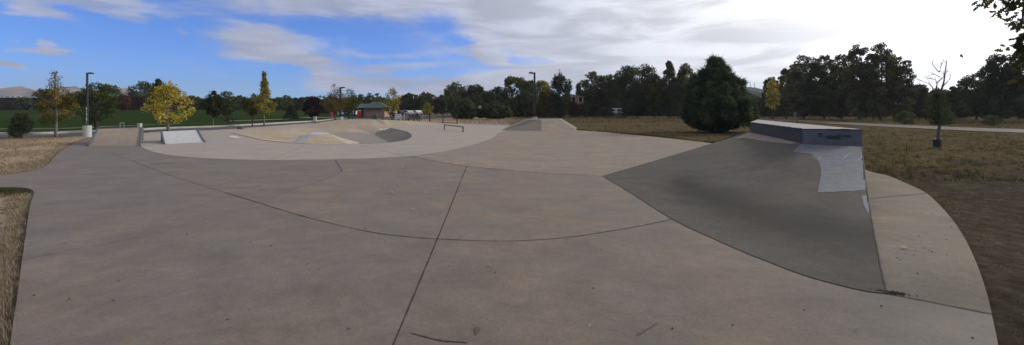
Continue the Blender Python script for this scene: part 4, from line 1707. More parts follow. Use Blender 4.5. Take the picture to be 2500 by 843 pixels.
lamp('lamp post with stickers and a wide white concrete base by the tan ramp', 213, 333, 178, .042, 1, .64, .20, True, .36)
lamp('tall dark lamp post with its head turned left behind the concrete hip', 1305, 290.5, 177, .17, -1, .35, .45, False, 1.05)
lamp('dark lamp post behind the bowl mound beside the bare-topped tree', 831, 293.5, 213, .14, 1, .5, .42, False, .75)

# utility box, pipe posts behind the tan ramp
p = G(341, 326)
ub = thing('utility_box', 'pale metal utility box behind the right end of the tan ramp', 'utility box', p)
mb = MB(); mb.box((0, 0, .3), (.20, .16, .72)); mb.build('box_body', M['offwhite'], ub, bevel=.01)
mb = MB(); mb.box((0, 0, .672), (.24, .20, .02)); mb.build('lid', M['offwhite'], ub)
p = G(293, 328.5)
gr = thing('pipe_rail', 'short galvanised pipe rail standing behind the tan ramp', 'pipe rail', p)
for k, (dx, dy, nm) in enumerate(((0, 0, 'post'), (-.60, .9, 'post'))):
    mb = MB(); mb.tube([(dx, dy, -.05), (dx, dy, .70)], .020, 8); mb.build(nm, M['galv'], gr)
mb = MB(); mb.tube([(.05, -.08, .72), (-.66, .98, .72)], .022, 8); mb.build('rail_bar', M['galv'], gr)
p = G(587, 315.5)
dv = thing('drain_box', 'low dark metal box at the kerb right of the silver ramp', 'utility box', p)
mb = MB(); mb.box((0, 0, .08), (.40, .3, .22)); mb.build('box_body', M['steel'], dv, bevel=.01)
mb = MB(); mb.box((0, 0, .2), (.44, .34, .02)); mb.build('lid', M['steel'], dv)
p = GT(769, 297)
tb_ = thing('utility_box', 'white upright box on the lawn left of the mound', 'utility box', p)
mb = MB(); mb.box((0, 0, .32), (.36, .3, .66)); mb.build('box_body', M['offwhite'], tb_, bevel=.02)
mb = MB(); mb.box((0, 0, .66), (.40, .34, .03)); mb.build('lid', M['offwhite'], tb_)

# notice board
p = G(971.5, 297)
nb = thing('notice_board', 'white notice board on two posts in front of the black fence', 'notice board', p)
s = p.y / F
for dx in (-6.2, 6.2):
    mb = MB(); mb.box((dx * s, 0, .5), (.14, .14, 1.12)); mb.build('post', M['offwhite'], nb)
mb = MB(); mb.box((0, -.02, .70), (10.5 * s, .05, .58)); bd = mb.build('panel', M['white'], nb)
mb = MB()
for k in range(4):
    mb.box((-3.2 * s + k * 2.1 * s, -.05, .84), (.9 * s, .004, .16))
for k in range(5):
    mb.box((0, -.05, .68 - k * .07), (8 * s, .004, .015))
mb.build('printed_notice', plain('faded_print', (.25, .26, .27, 1), .7), bd)
p = G(987.5, 297)
bp = thing('post', 'white post with a small dark sign standing right of the notice board', 'post', p)
mb = MB(); mb.box((0, 0, .45), (.13, .13, .98)); mb.build('shaft', M['offwhite'], bp)
mb = MB(); mb.box((.05, .1, 1.15), (.05, .05, 1.0)); mb.build('sign_pole', M['black'], bp)
mb = MB(); mb.box((.05, .06, 1.55), (.2, .03, .28)); mb.build('sign_plate', M['steel'], bp)


def fence(label, x0, y0, x1, y1, h, nposts, mesh_n=40, rails=2, post_r=.05):
    a, b = G(x0, y0), G(x1, y1)
    o = thing('metal_fence', label, 'fence', a)
    d = b - a
    for k in range(nposts):
        q = d * (k / (nposts - 1))
        mb = MB(); mb.box((q.x, q.y, h / 2), (post_r * 2, post_r * 2, h + .12)); mb.build('post', M['black'], o)
    ang = math.atan2(d.y, d.x)
    for k in range(rails):
        z = h - .05 if k == 0 else .08
        mb = MB(); mb.box((d.x / 2, d.y / 2, z), (d.length, .05, .06), ang); mb.build('rail', M['black'], o)
    mb = MB()
    nn_ = int(d.length / .28)
    for k in range(nn_):
        q = d * ((k + .5) / nn_)
        mb.box((q.x, q.y, h / 2), (.014, .014, h - .12), ang)
    mb.build('pickets', M['black'], o)  # all upright pickets of the fence in one mesh
    return o


fence('black metal fence running behind the bowl to the parking lot corner', 990, 298.6, 1116, 302.6, 1.12, 5)
fence('short black fence behind the mound left of the notice board', 838, 292.6, 962, 296, .6, 6, rails=2, post_r=.035)


def bench(label, x, y, w, rz=0.0, name='bench', cat='bench', table=False):
    p = GT(x, y)
    o = thing(name, label, cat, p, rz)
    w = w / F * p.y
    if table:
        mb = MB(); mb.box((0, 0, .72), (w, .7, .06)); mb.build('table_top', M['black'], o)
        for sy in (-.65, .65):
            mb = MB(); mb.box((0, sy, .44), (w, .26, .05)); mb.build('seat', M['black'], o)
        for sx in (-1, 1):
            mb = MB(); mb.box((sx * w * .3, 0, .36), (.08, 1.2, .08)); mb.box((sx * w * .3, 0, .35), (.1, .1, .7)); mb.build('leg', M['black'], o)
    else:
        mb = MB(); mb.box((0, 0, .45), (w, .42, .05)); mb.build('seat', M['black'], o)
        mb = MB()
        for k in range(4):
            mb.box((0, .22, .55 + k * .1), (w, .03, .07))
        mb.build('backrest', M['black'], o)
        for sx in (-1, 0, 1):
            mb = MB(); mb.box((sx * w * .46, 0, .22), (.06, .4, .45)); mb.build('leg', M['black'], o)
    return o


bench('long black bench in front of the black fence behind the bowl', 1011, 297.6, 29)
bench('dark picnic table under the lone spruce', 700, 295.5, 22, name='picnic_table', cat='picnic table', table=True)
bench('dark picnic table on the lawn between the small round tree and the tall narrow tree', 563, 301.5, 20, name='picnic_table', cat='picnic table', table=True)
p = G(917, 293.6)
tr_ = thing('trash_bin', 'dark trash bin behind the crest of the mound', 'trash bin', p)
mb = MB(); mb.tube([(0, 0, 0), (0, 0, .66)], [.26, .32], 14); mb.build('bin_body', M['steel'], tr_)
mb = MB(); mb.tube([(0, 0, .66), (0, 0, .74), (0, 0, .82)], [.34, .3, .12], 14); mb.build('lid', M['black'], tr_)
p = G(810, 286)
hy = thing('fire_hydrant', 'small red hydrant on the grass left of the rear lamp', 'hydrant', p)
mb = MB(); mb.tube([(0, 0, 0), (0, 0, .06), (0, 0, .07), (0, 0, .85), (0, 0, 1.0), (0, 0, 1.1)], [.3, .3, .2, .2, .16, .05], 12); mb.build('barrel', M['red'], hy)
mb = MB(); mb.tube([(-.33, 0, .68), (.33, 0, .68)], .11, 10); mb.build('outlets', M['red'], hy)

# circular sign on a pole
p = at(1171.5, 88)
sg = thing('round_sign', 'round white-ringed sign above a small white box on one pole', 'sign', p)
mb = MB(); mb.tube([(0, 0, 0), (0, 0, 2.4)], .035, 6); mb.build('pole', M['pole'], sg)
mb = MB()
vs, fs = [], []
for k in range(24):
    a = k / 24 * 2 * math.pi
    for r_, y_ in ((.30, -.05), (.19, -.05), (.19, 0), (.30, 0)):
        vs.append((math.cos(a) * r_, y_, 2.15 + math.sin(a) * r_))
for k in range(24):
    k2 = (k + 1) % 24
    for i in range(4):
        i2 = (i + 1) % 4
        fs.append((k * 4 + i, k2 * 4 + i, k2 * 4 + i2, k * 4 + i2))
mb.add(vs, fs); mb.build('ring', M['white'], sg)
mb = MB(); mb.tube([(0, -.02, 2.15), (0, -.005, 2.15)], .19, 20); mb.build('disc', M['steel'], sg)
mb = MB(); mb.box((0, -.04, 1.05), (.2, .08, .4)); mb.build('small_box', M['white'], sg)

# guard rail / white fence line by the road
a, b = at(1252, 108, 0), at(1368, 116, 0)
wf = thing('guard_rail', 'long low white rail beyond the dry grass behind the tall lamp', 'guard rail', a)
d = b - a
mb = MB(); mb.box((d.x / 2, d.y / 2, .55), (d.length, .08, .36), math.atan2(d.y, d.x)); mb.build('beam', M['offwhite'], wf)
for k in range(9):
    q = d * (k / 8)
    mb = MB(); mb.box((q.x, q.y + .1, .3), (.14, .14, .6)); mb.build('post', M['bark_dark'], wf)
for i, (x, y) in enumerate(((1283, 286), (1319, 286.5), (1349, 284.5), (1405, 288))):
    lb = ('thin dark post just left of the tall lamp', 'thin dark post just right of the tall lamp', 'thin dark post left of the spiky dark tree', 'dark marker post in the dry grass right of the spiky dark tree')[i]
    p = G(x, y)
    mb = MB(); mb.box((0, 0, .38), (.1, .1, .86)); mb.tube([(0, 0, .8), (0, 0, .86)], [.06, .03], 8)
    o = mb.build('marker_post', M['bark_dark']); o.location = p
    tag(o, lb, 'post', 'marker posts in the dry grass')

# pale bollard beyond the ledge
p = G(1941.5, 293.5)
bo_ = thing('bollard', 'pale weathered bollard beside the trail behind the ledge', 'bollard', p)
mb = MB(); mb.tube([(0, 0, 0), (0, 0, 1.0), (0, 0, 1.15), (0, 0, 1.22)], [.16, .15, .12, .04], 12); mb.build('shaft', M['stone'], bo_)
mb = MB(); mb.box((0, -.16, .72), (.2, .03, .3)); mb.build('plate', M['bark_dark'], bo_)

# ------------------------------------------------------------------ buildings
def hip_roof(mb, x0, x1, y0, y1, z0, z1, o=.5, ridge=.35, m=0):
    a, b, c, d = x0 - o, x1 + o, y0 - o, y1 + o
    rx = (b - a) * ridge / 2
    xm, ym = (a + b) / 2, (c + d) / 2
    vs = [(a, c, z0), (b, c, z0), (b, d, z0), (a, d, z0), (xm - rx, ym, z1), (xm + rx, ym, z1)]
    mb.add(vs, [(0, 1, 5, 4), (2, 3, 4, 5), (1, 2, 5), (3, 0, 4), (3, 2, 1, 0)], m)


Yr = 84.0
s = Yr / F
rr = thing('restroom_building', 'brick park restroom with a green hipped metal roof', 'building', at(913, Yr, 0), .10)
W = 50 * s
zb = EYE + (HY - 264) * s
mb = MB(); mb.box((0, 2.5, zb / 2), (W, 5, zb)); mb.build('wall', M['brick'], rr)
mb = MB(); hip_roof(mb, -W / 2, W / 2, 0, 5, zb, EYE + (HY - 248.5) * s, .7, .30)
for k in range(14):
    pass
rf = mb.build('roof', M['roof_green'], rr)
mb = MB(); mb.box((0, -.68, zb - .06), (W + 1.4, .06, .16)); mb.build('fascia', M['pole'], rf)
mb = MB(); mb.tube([(.3, 1.2, zb + .5), (.3, 1.2, zb + 1.5)], .05, 6); mb.build('vent_pipe', M['pole'], rf)
mb = MB(); hip_roof(mb, -W / 2 - 24 * s, -W / 2 + .5, .8, 6, zb - .05, EYE + (HY - 253) * s, .5, .3); mb.build('porch_roof', M['roof_green'], rr)
for k in (-23, -14):
    mb = MB(); mb.box((-W / 2 + k * s, .9, zb / 2), (.25, .25, zb)); mb.build('porch_post', M['pole'], rr)
mb = MB(); mb.box((-W / 2 - 12 * s, 5.5, zb / 2), (22 * s, .2, zb)); mb.build('porch_back_wall', M['pole'], rr)
mb = MB(); mb.box((W * .40, -.06, 1.7), (.22, .08, .2)); mb.build('wall_light', M['offwhite'], rr)
vm = thing('vending_machine', 'red vending machine under the restroom porch', 'vending machine', at(877.5, 83.0, 0), .1)
mb = MB(); mb.box((0, 0, .88), (.72, .6, 1.3)); mb.build('cabinet', M['red'], vm, bevel=.03)
mb = MB(); mb.box((0, -.02, 1.42), (.74, .6, .14)); mb.build('lit_header', M['white'], vm)
mb = MB(); mb.box((0, 0, .11), (.6, .5, .22)); mb.build('base', M['black'], vm)

Yb = 150.0
s = Yb / F
db = thing('commercial_building', 'long dark flat-roofed building beyond the lawn at the left edge', 'building', at(-40, Yb, 1.2))
mb = MB(); mb.box((0, 5, 2.2), (330 * s * .8, 10, 5.0)); mb.build('wall', plain('dark_wall', (.018, .017, .018, 1), .7), db)
mb = MB(); mb.box((0, 4.8, 4.78), (330 * s * .8 + .6, 11, .16)); r_ = mb.build('roof', M['offwhite'], db)
for k, w in ((38, 1.6), (52, 1.0), (66, 1.3), (10, 2.0), (26, .8)):
    mb = MB(); mb.box((k * s, 3, 5.12), (w, 1.4, .5)); mb.box((k * s, 3, 5.4), (w * .6, .9, .1)); mb.build('rooftop_unit', M['galv'], r_, bevel=.05)

for lb, x, Y, w, ty, by, dep, gable, nm in (
    ('white gabled building between the small round tree and the olive young tree', 588, 155, 26, 246, 268, 8, True, 'barn'),
    ('small white house behind the lone spruce', 722, 158, 10, 246, 266, 6, True, 'house'),
    ('pale roofed house left of the dark rounded tree', 752, 158, 16, 244, 264, 6, True, 'house'),
    ('low white house right of the tall narrow tree', 676, 155, 18, 254, 266, 6, False, 'house'),
):
    s = Y / F
    p = at(x, Y, 1.0)
    o = thing(nm, lb, 'building', p)
    Hh = (by - ty) * s
    ww = w * s * .8
    mb = MB(); mb.box((0, dep / 2, Hh * .35), (ww, dep, Hh * .7 + .2)); mb.build('wall', M['white'], o)
    mb = MB()
    if gable:
        mb.add([(-ww / 2 - .2, -.2, Hh * .68), (ww / 2 + .2, -.2, Hh * .68), (0, -.2, Hh), (-ww / 2 - .2, dep + .2, Hh * .68), (ww / 2 + .2, dep + .2, Hh * .68), (0, dep + .2, Hh)],
               [(0, 1, 2), (5, 4, 3), (0, 2, 5, 3), (1, 4, 5, 2), (0, 3, 4, 1)])
    else:
        hip_roof(mb, -ww / 2, ww / 2, 0, dep, Hh * .68, Hh, .3, .5)
    mb.build('roof', M['offwhite'], o)
    for k in (-.25, .25):
        mb = MB(); mb.box((k * ww, -.02, Hh * .35), (ww * .14, .06, Hh * .22)); mb.build('window', M['glass'], o)

Yh = 93.0
s = Yh / F
oh = thing('house', 'orange-walled house glimpsed between the spiky dark tree and the pointed spruce', 'building', at(1409, Yh, 0), .35)
mb = MB(); mb.box((0, 3, 2.2), (3.4, 6, 4.6)); mb.build('wall', plain('orange_stucco', (.42, .20, .10, 1), .8), oh)
mb = MB(); hip_roof(mb, -1.7, 1.7, 0, 6, 4.5, 5.2, .3, .3); mb.build('roof', plain('brown_shingle', (.13, .07, .045, 1), .85), oh)
for k in (-.9, .8):
    mb = MB(); mb.box((k, -.03, 3.9), (.9, .08, .9)); w_ = mb.build('window', M['glass'], oh)
    mb = MB()
    for dx in (-.48, .48):
        mb.box((k + dx, -.06, 3.9), (.08, .08, 1.04))
    mb.build('frame', M['white'], w_)
mb = MB(); mb.box((.8, -.6, 2.9), (1.8, 1.1, .15)); mb.build('balcony', plain('rust_red', (.20, .06, .04, 1), .8), oh)

# low concrete wall and white trailer
p = at(1506, 82, 0)
lw = tag(MB().box((0, 0, .35), (4.0, .25, 1.0)).box((0, 0, .87), (4.1, .33, .06)).build('retaining_wall', M['trail']), 'low pale concrete wall seen below the cottonwoods', 'wall')
lw.location = p
p = at(1504, 84.5, 0)
tl2 = thing('box_trailer', 'white box trailer glimpsed under the cottonwoods', 'trailer', p)
mb = MB(); mb.box((0, 0, 1.35), (2.6, 1.4, 1.1)); mb.build('body', M['offwhite'], tl2, bevel=.06)
for sx in (-.9, .9):
    mb = MB(); mb.tube([(sx, -.75, .36), (sx, -.55, .36)], .36, 14); mb.build('wheel', M['tyre'], tl2)
mb = MB(); mb.box((-.8, -.71, 1.5), (.6, .03, .4)); mb.build('window', M['glass'], tl2)
mb = MB(); mb.box((.4, -.71, 1.5), (.6, .03, .4)); mb.build('window', M['glass'], tl2)
# far mast group on hill
# ------------------------------------------------------------------ vehicles
def car_proto(name, kind, mat, L=4.3, W_=1.75, H_=1.42):
    root = thing(name, '', 'car')
    if kind == 'pickup':
        prof = [(-L / 2, .35), (L / 2, .35), (L / 2, .95), (L * .30, 1.02), (L * .20, 1.05), (L * .08, H_), (-L * .12, H_), (-L * .16, 1.02), (-L / 2, 1.0)]
        glass = [(L * .175, 1.05), (L * .065, H_ - .08), (-L * .105, H_ - .08), (-L * .135, 1.05)]
    else:
        prof = [(-L / 2, .32), (L / 2, .32), (L / 2 - .02, .68), (L * .44, .78), (L * .27, .90), (L * .12, H_ - .03), (0, H_), (-L * .22, H_ - .04), (-L * .38, .98), (-L * .49, .92), (-L / 2, .6)]
        glass = [(L * .24, .92), (L * .105, H_ - .10), (-L * .21, H_ - .11), (-L * .35, .98)]
    mb = MB(); mb.extrude_y(prof, -W_ / 2, W_ / 2); bd_ = mb.build('body', mat, root, bevel=.05)
    mb = MB(); mb.extrude_y(glass, -W_ / 2 - .012, W_ / 2 + .012); mb.build('side_windows', M['glass'], bd_)
    for sx in (-.31, .31):
        for sy in (-1, 1):
            mb = MB(); mb.tube([(sx * L, sy * (W_ / 2 - .16), .32), (sx * L, sy * (W_ / 2 + .02), .32)], .33, 16)
            w_ = mb.build('wheel', M['tyre'], root)
            mb = MB(); mb.tube([(sx * L, sy * (W_ / 2 + .02), .32), (sx * L, sy * (W_ / 2 + .035), .32)], .2, 12)
            mb.build('rim', M['rim'], w_)
    for sy in (-1, 1):
        mb = MB(); mb.box((L / 2 - .02, sy * W_ * .36, .64), (.08, .32, .14)); mb.build('headlight', M['white'], root)
        mb = MB(); mb.box((-L / 2 + .02, sy * W_ * .38, .76), (.08, .26, .14)); mb.build('tail_light', M['red'], root)
    return root


sedan = car_proto('parked_car', 'car', M['car_white'])
dark = car_proto('parked_car', 'car', M['car_dark'])
pick = car_proto('pickup_truck', 'pickup', M['car_dark'], 5.2, 1.9, 1.75)
GC = 'cars parked behind the fence'
for i, (src, x, y, rz, lb, cat) in enumerate((
        (sedan, 996, 282.6, 2.35, 'white sedan parked right of the notice board', 'car'),
        (sedan, 1018, 281.8, 2.2, 'smaller-looking white car right of the white sedan beyond the fence', 'car'),
        (dark, 976, 282.4, 2.4, 'dark car mostly hidden behind the notice board', 'car'),
        (sedan, 957, 282.9, 2.1, 'white car seen under the yellowing tree beside the pickup', 'car'),
        (pick, 943, 284.6, 2.6, 'dark pickup truck parked against the brick restroom', 'pickup truck'),
        (sedan, 846, 282.6, 0.2, 'white car partly hidden behind the rear lamp trees', 'car'),
        (sedan, 858, 282.8, 2.6, 'white car next to the restroom porch', 'car'))):
    used = src.get('used', 0)
    o = src if not used else copy_tree(src)
    src['used'] = 1
    o.location = G(x, y)
    o.rotation_euler = (0, 0, rz)
    o['label'] = lb
    o['category'] = cat
    o['group'] = GC
for o in bpy.data.objects:
    if 'used' in o:
        del o['used']

# ------------------------------------------------------------------ mountains and hill
def ridge(name, pts, Y, depth, base, mat, rough, seed, nx=260, ny=18):
    rs = random.Random(seed)
    ph = [(rs.random() * 6, rs.uniform(.6, 1.4)) for _ in range(7)]
    vs, fs = [], []
    for j in range(ny + 1):
        v = j / ny
        for i in range(nx + 1):
            x = pts[0][0] + (pts[-1][0] - pts[0][0]) * i / nx
            for k in range(len(pts) - 1):
                if pts[k][0] <= x <= pts[k + 1][0] + 1e-6:
                    t = (x - pts[k][0]) / (pts[k + 1][0] - pts[k][0])
                    t = t * t * (3 - 2 * t)
                    py = pts[k][1] + (pts[k + 1][1] - pts[k][1]) * t
                    break
            crest = EYE + (HY - py) / F * Y
            prof = v ** 1.7
            yy = Y - depth * (1 - v)
            nz = sum(math.sin(x * .05 * (2 ** q) * f + p_ + v * 3 * (q + 1)) / (1.6 ** q) for q, (p_, f) in enumerate(ph))
            z = base + (crest - base) * prof * (1 + rough * nz * (.15 + 2.2 * math.sin(v * math.pi)))
            vs.append(((x - CX) / F * Y, yy, z))
    for j in range(ny):
        for i in range(nx):
            a = j * (nx + 1) + i
            fs.append((a, a + 1, a + nx + 2, a + nx + 1))
    mb = MB(); mb.add(vs, fs)
    return tag(mb.build(name, mat, smooth=False), kind='structure')


def mtn_mat():
    m, nt, p = new_mat('dry_foothills')
    c = ramp(nt, noise(nt, .012, 6, .65), [(.40, (.10, .105, .085, 1)), (.5, (.25, .195, .155, 1)), (.66, (.42, .33, .27, 1))])
    nt.links.new(c, p.inputs['Base Color'])
    p.inputs['Roughness'].default_value = 1
    p.inputs['Specular IOR Level'].default_value = 0
    return m


MT = mtn_mat()
ridge('mountains', [(-200, 232), (-60, 226), (0, 224), (20, 221), (35, 214), (52, 210.5), (66, 216), (100, 223), (140, 225), (165, 218), (182, 211), (200, 217), (228, 225), (262, 228), (290, 221), (306, 215), (325, 219), (350, 228), (400, 234), (430, 239), (452, 237), (470, 232.5), (480, 237), (500, 243), (560, 254)], 1800, 750, 0, MT, .035, 3)
ridge('hills', [(1700, 226), (1760, 216), (1800, 210), (1840, 214), (1880, 222), (1930, 229), (1990, 238), (2100, 248)], 520, 220, 0, plain('wooded_hill', (.020, .027, .014, 1), 1, var=.5, scale=.12), .03, 5)
for x, lb in ((1832, 'left thin lattice mast on the far hill'), (1842, 'right thin lattice mast on the far hill')):
    p = at(x, 515, EYE + (HY - 217) / F * 515)
    mb = MB(); mb.tube([(0, 0, -6), (0, 0, 9.0 if x > 1835 else 7.5)], [.35, .12], 5); mb.box((0, 0, 4.5), (2.2, .3, .3)); mb.box((0, 0, 2), (2.6, .3, .3))
    o = mb.build('radio_mast', M['pole']); o.location = p
    tag(o, lb, 'mast')


# ------------------------------------------------------------------ grass, gravel, litter
slab_test = slab_poly


def scatter_ok(X, Y):
    if inside((X, Y), slab_test):
        return False
    return True


lo_w = [(p.x, p.y) for p in px_curve(up, 3)] + [(p.x, p.y) for p in reversed(px_curve(lo, 3))]


def tufts(name, n, reg, fol, hmin, hmax, blades, seed, wid=.006, edge=None, label='dry grass'):
    rs = np.random.RandomState(seed)
    pts = []
    tries = 0
    while len(pts) < n and tries < n * 30:
        tries += 1
        if edge is not None:
            k = rs.randint(len(edge) - 1)
            a, b = edge[k], edge[k + 1]
            t = rs.rand()
            X, Y = a[0] + (b[0] - a[0]) * t + rs.normal() * .10, a[1] + (b[1] - a[1]) * t + rs.normal() * .10
        else:
            x0, x1, Y0, Y1 = reg
            Y = math.exp(rs.uniform(math.log(Y0), math.log(Y1)))
            X = (rs.uniform(x0, x1) - CX) / F * Y
            if math.sin(X * .9 + seed) * math.sin(Y * .7 + seed * 2) + rs.normal() * .5 < -.15:
                continue
        if not scatter_ok(X, Y) or inside((X, Y), lo_w):
            continue
        if X < -10 and Y > 24.0:
            continue
        pts.append((X, Y))
    pts = np.array(pts)
    m = len(pts) * blades
    P = np.repeat(pts, blades, 0)
    sc = 1 + np.repeat(pts[:, 1], blades) * .02
    hs = np.repeat(rs.uniform(.6, 1.3, len(pts)), blades)
    base = np.concatenate([P + rs.normal(size=(m, 2)) * (.03 * sc)[:, None], np.full((m, 1), -.07)], 1)
    th = rs.rand(m) * 6.283
    h = rs.uniform(hmin, hmax, m) * hs
    ln = rs.uniform(.1, .9, m) * h
    tip = base + np.stack([np.cos(th) * ln, np.sin(th) * ln, h + .025], 1)
    w = (wid * sc)[:, None] * np.stack([-np.sin(th), np.cos(th), np.zeros(m)], 1)
    V = np.empty((m, 3, 3))
    V[:, 0] = base - w; V[:, 1] = base + w; V[:, 2] = tip
    tone = np.clip(np.repeat(rs.rand(len(pts)), blades) * .6 + rs.rand(m) * .5, 0, 1)
    o = np_mesh(name, V.reshape(-1, 3), 3, FO[fol], None, tone)
    return tag(o, label, 'grass', kind='stuff')


tufts('dry_grass', 5200, (1400, 2620, 11, 60), 'straw_dull', .02, .07, 9, 1, .006, label='dry straw-coloured grass between the slab and the trail')
tufts('dry_grass', 1700, (1400, 2620, 9.5, 45), 'weeds', .02, .10, 9, 2, .008, label='green weeds mixed into the dry grass')
tufts('dry_grass', 3000, (1380, 2600, 50, 78), 'straw_dull', .15, .45, 7, 3, .010, label='tall dry grass along the woods edge')
tufts('dry_grass', 3000, (-120, 240, 8.5, 24), 'straw', .02, .07, 8, 4, .006, label='short straw on the dirt at the left')
tufts('dry_grass', 500, (1120, 1300, 36, 70), 'straw', .05, .25, 8, 12, .012, label='dry grass left of the concrete hip')
# along the left slab edge
le = [(p.x - .12, p.y) for p in px_curve([(10, 900)] + OUT, 5)]
tufts('dry_grass', 950, None, 'straw', .02, .075, 14, 5, .0035, edge=le, label='tufted dry grass along the left slab edge')
le2 = [(p.x, p.y + .1) for p in px_curve([(-60, 459), (0, 458.5), (50, 459.5), (76, 466)], 4)]
tufts('grass', 260, None, 'weeds', .02, .06, 14, 6, .004, edge=[(x, y - .22) for x, y in le2], label='low green weeds at the corner of the side path')
re2 = [(p.x, p.y) for p in px_curve([(1406, 317.5), (1520, 326), (1620, 335), (1742, 349), (1800, 330)], 5)]
tufts('grass', 700, None, 'weeds', .03, .12, 10, 7, .008, edge=[(x + .1, y + .35) for x, y in re2], label='weeds along the far slab edge')
le3 = [(p.x - .15, p.y + .15) for p in px_curve(PATH_UP, 4)]
tufts('dry_grass', 700, None, 'straw', .02, .08, 10, 8, .005, edge=le3, label='straw along the curved slab edge at the left')
wk = [(p.x + .14, p.y) for p in px_curve(WALK[1:11], 5)]
tufts('grass', 130, None, 'straw_dull', .005, .03, 10, 9, .004, edge=wk, label='sparse weeds along the right walk edge')


def gravel(name, n, reg, label, seed, smin=.006, smax=.02):
    rs = random.Random(seed)
    mb = MB()
    k = 0
    while k < n:
        x0, x1, Y0, Y1 = reg
        Y = math.exp(rs.uniform(math.log(Y0), math.log(Y1)))
        X = (rs.uniform(x0, x1) - CX) / F * Y
        if not scatter_ok(X, Y):
            k += .2
            continue
        k += 1
        s_ = rs.uniform(smin, smax) * (1 + Y * .04) * (1 if rs.random() < .93 else 1.8)
        z = -.055
        vs = [(X + s_ * a * rs.uniform(.7, 1.2), Y + s_ * b * rs.uniform(.7, 1.2), z + s_ * c * rs.uniform(.6, 1)) for a, b, c in
              ((1, 0, 0), (0, 1, 0), (-1, 0, 0), (0, -1, 0), (.1, .1, .9), (0, 0, -.7))]
        mb.add(vs, [(0, 1, 4), (1, 2, 4), (2, 3, 4), (3, 0, 4), (1, 0, 5), (2, 1, 5), (3, 2, 5), (0, 3, 5)])
    return tag(mb.build(name, M['stone']), label, 'gravel', kind='stuff')


gravel('gravel', 1500, (2250, 2600, 2.6, 12), 'small pale stones on the brown dirt at the right', 1, .003, .009)
gravel('gravel', 1800, (-120, 75, 3.0, 9), 'small stones on the dirt at the left edge', 2)

# fallen leaves and pebbles on the slab
rnd = random.Random(21)


def dry_leaf(x, y, sz, label):
    p = G(x, y)
    mb = MB()
    outl = [(0, 0), (.15, .2), (.3, .45), (.45, .25), (.6, .5), (.75, .22), (1, 0), (.75, -.24), (.62, -.48), (.45, -.22), (.3, -.4), (.15, -.18)]
    a = rnd.random() * 6.28
    vs = []
    for u_, v_ in outl:
        u2, v2 = (u_ - .5) * sz, v_ * sz
        vs.append((u2 * math.cos(a) - v2 * math.sin(a), u2 * math.sin(a) + v2 * math.cos(a), .012 + abs(v2) * .5 + u_ * .01))
    mb.add(vs, [tuple(range(len(vs)))])
    o = mb.build('fallen_leaf', M['leaf_dry'])
    o.location = p
    tag(o, label, 'leaf', 'fallen leaves on the slab')


for x, y, sz, lb in ((2209, 608, .075, 'largest curled fallen leaf on the right walk'), (1197, 652, .04, 'single pale leaf in the middle foreground'),
                     (987, 411, .11, 'pale leaf left of the long straight joint near the bowl'), (957, 472, .07, 'dry leaf left of the straight joint mid slab'),
                     (1039, 472, .06, 'dry leaf nearer the straight joint mid slab'), (1355, 407, .09, 'pale leaf right of the straight joint before the hip'),
                     (1146, 382, .10, 'pale leaf on the dark patch below the grind rail'), (2090, 806, .03, 'small leaf below the bank corner'),
                     (1604, 628, .03, 'tiny leaf below the arc joint right of centre'), (1440, 800, .025, 'tiny yellow leaf at the bottom edge right of centre'),
                     (1006, 513, .05, 'tiny leaf left of the straight joint above the arc joint')):
    dry_leaf(x, y, sz, lb)
mb = MB()
for k in range(60):
    x, y = rnd.uniform(60, 2400), 330 + 510 * rnd.random() ** .7
    if 1480 < x < 2180 and y < 715 or (x < 110 and y < 480) or y < 400:
        continue
    p = G(x, y)
    if not inside((p.x, p.y), slab_poly) or inside((p.x, p.y), bowl_poly):
        continue
    s_ = rnd.uniform(.003, .007) * (1 + p.y * .06)
    mb.box((p.x, p.y, s_ * .5 + .003), (s_ * 2, s_ * 1.5, s_), rnd.random() * 3, taper=.6)
for k in range(26):
    x, y = rnd.gauss(2260, 60), rnd.gauss(620, 70)
    p = G(x, y)
    if not inside((p.x, p.y), slab_poly) or x < 2170:
        continue
    s_ = rnd.uniform(.003, .008)
    mb.box((p.x, p.y, s_ * .5 + .003), (s_ * 2, s_ * 1.5, s_), rnd.random() * 3, taper=.6)
tag(mb.build('debris', M['joint2']), 'crumbs and grit scattered over the slab', 'grit', kind='stuff')

# ------------------------------------------------------------------ sky, sun, camera
SUN_AZ, SUN_EL = math.radians(64), math.radians(27)     # azimuth clockwise from +Y


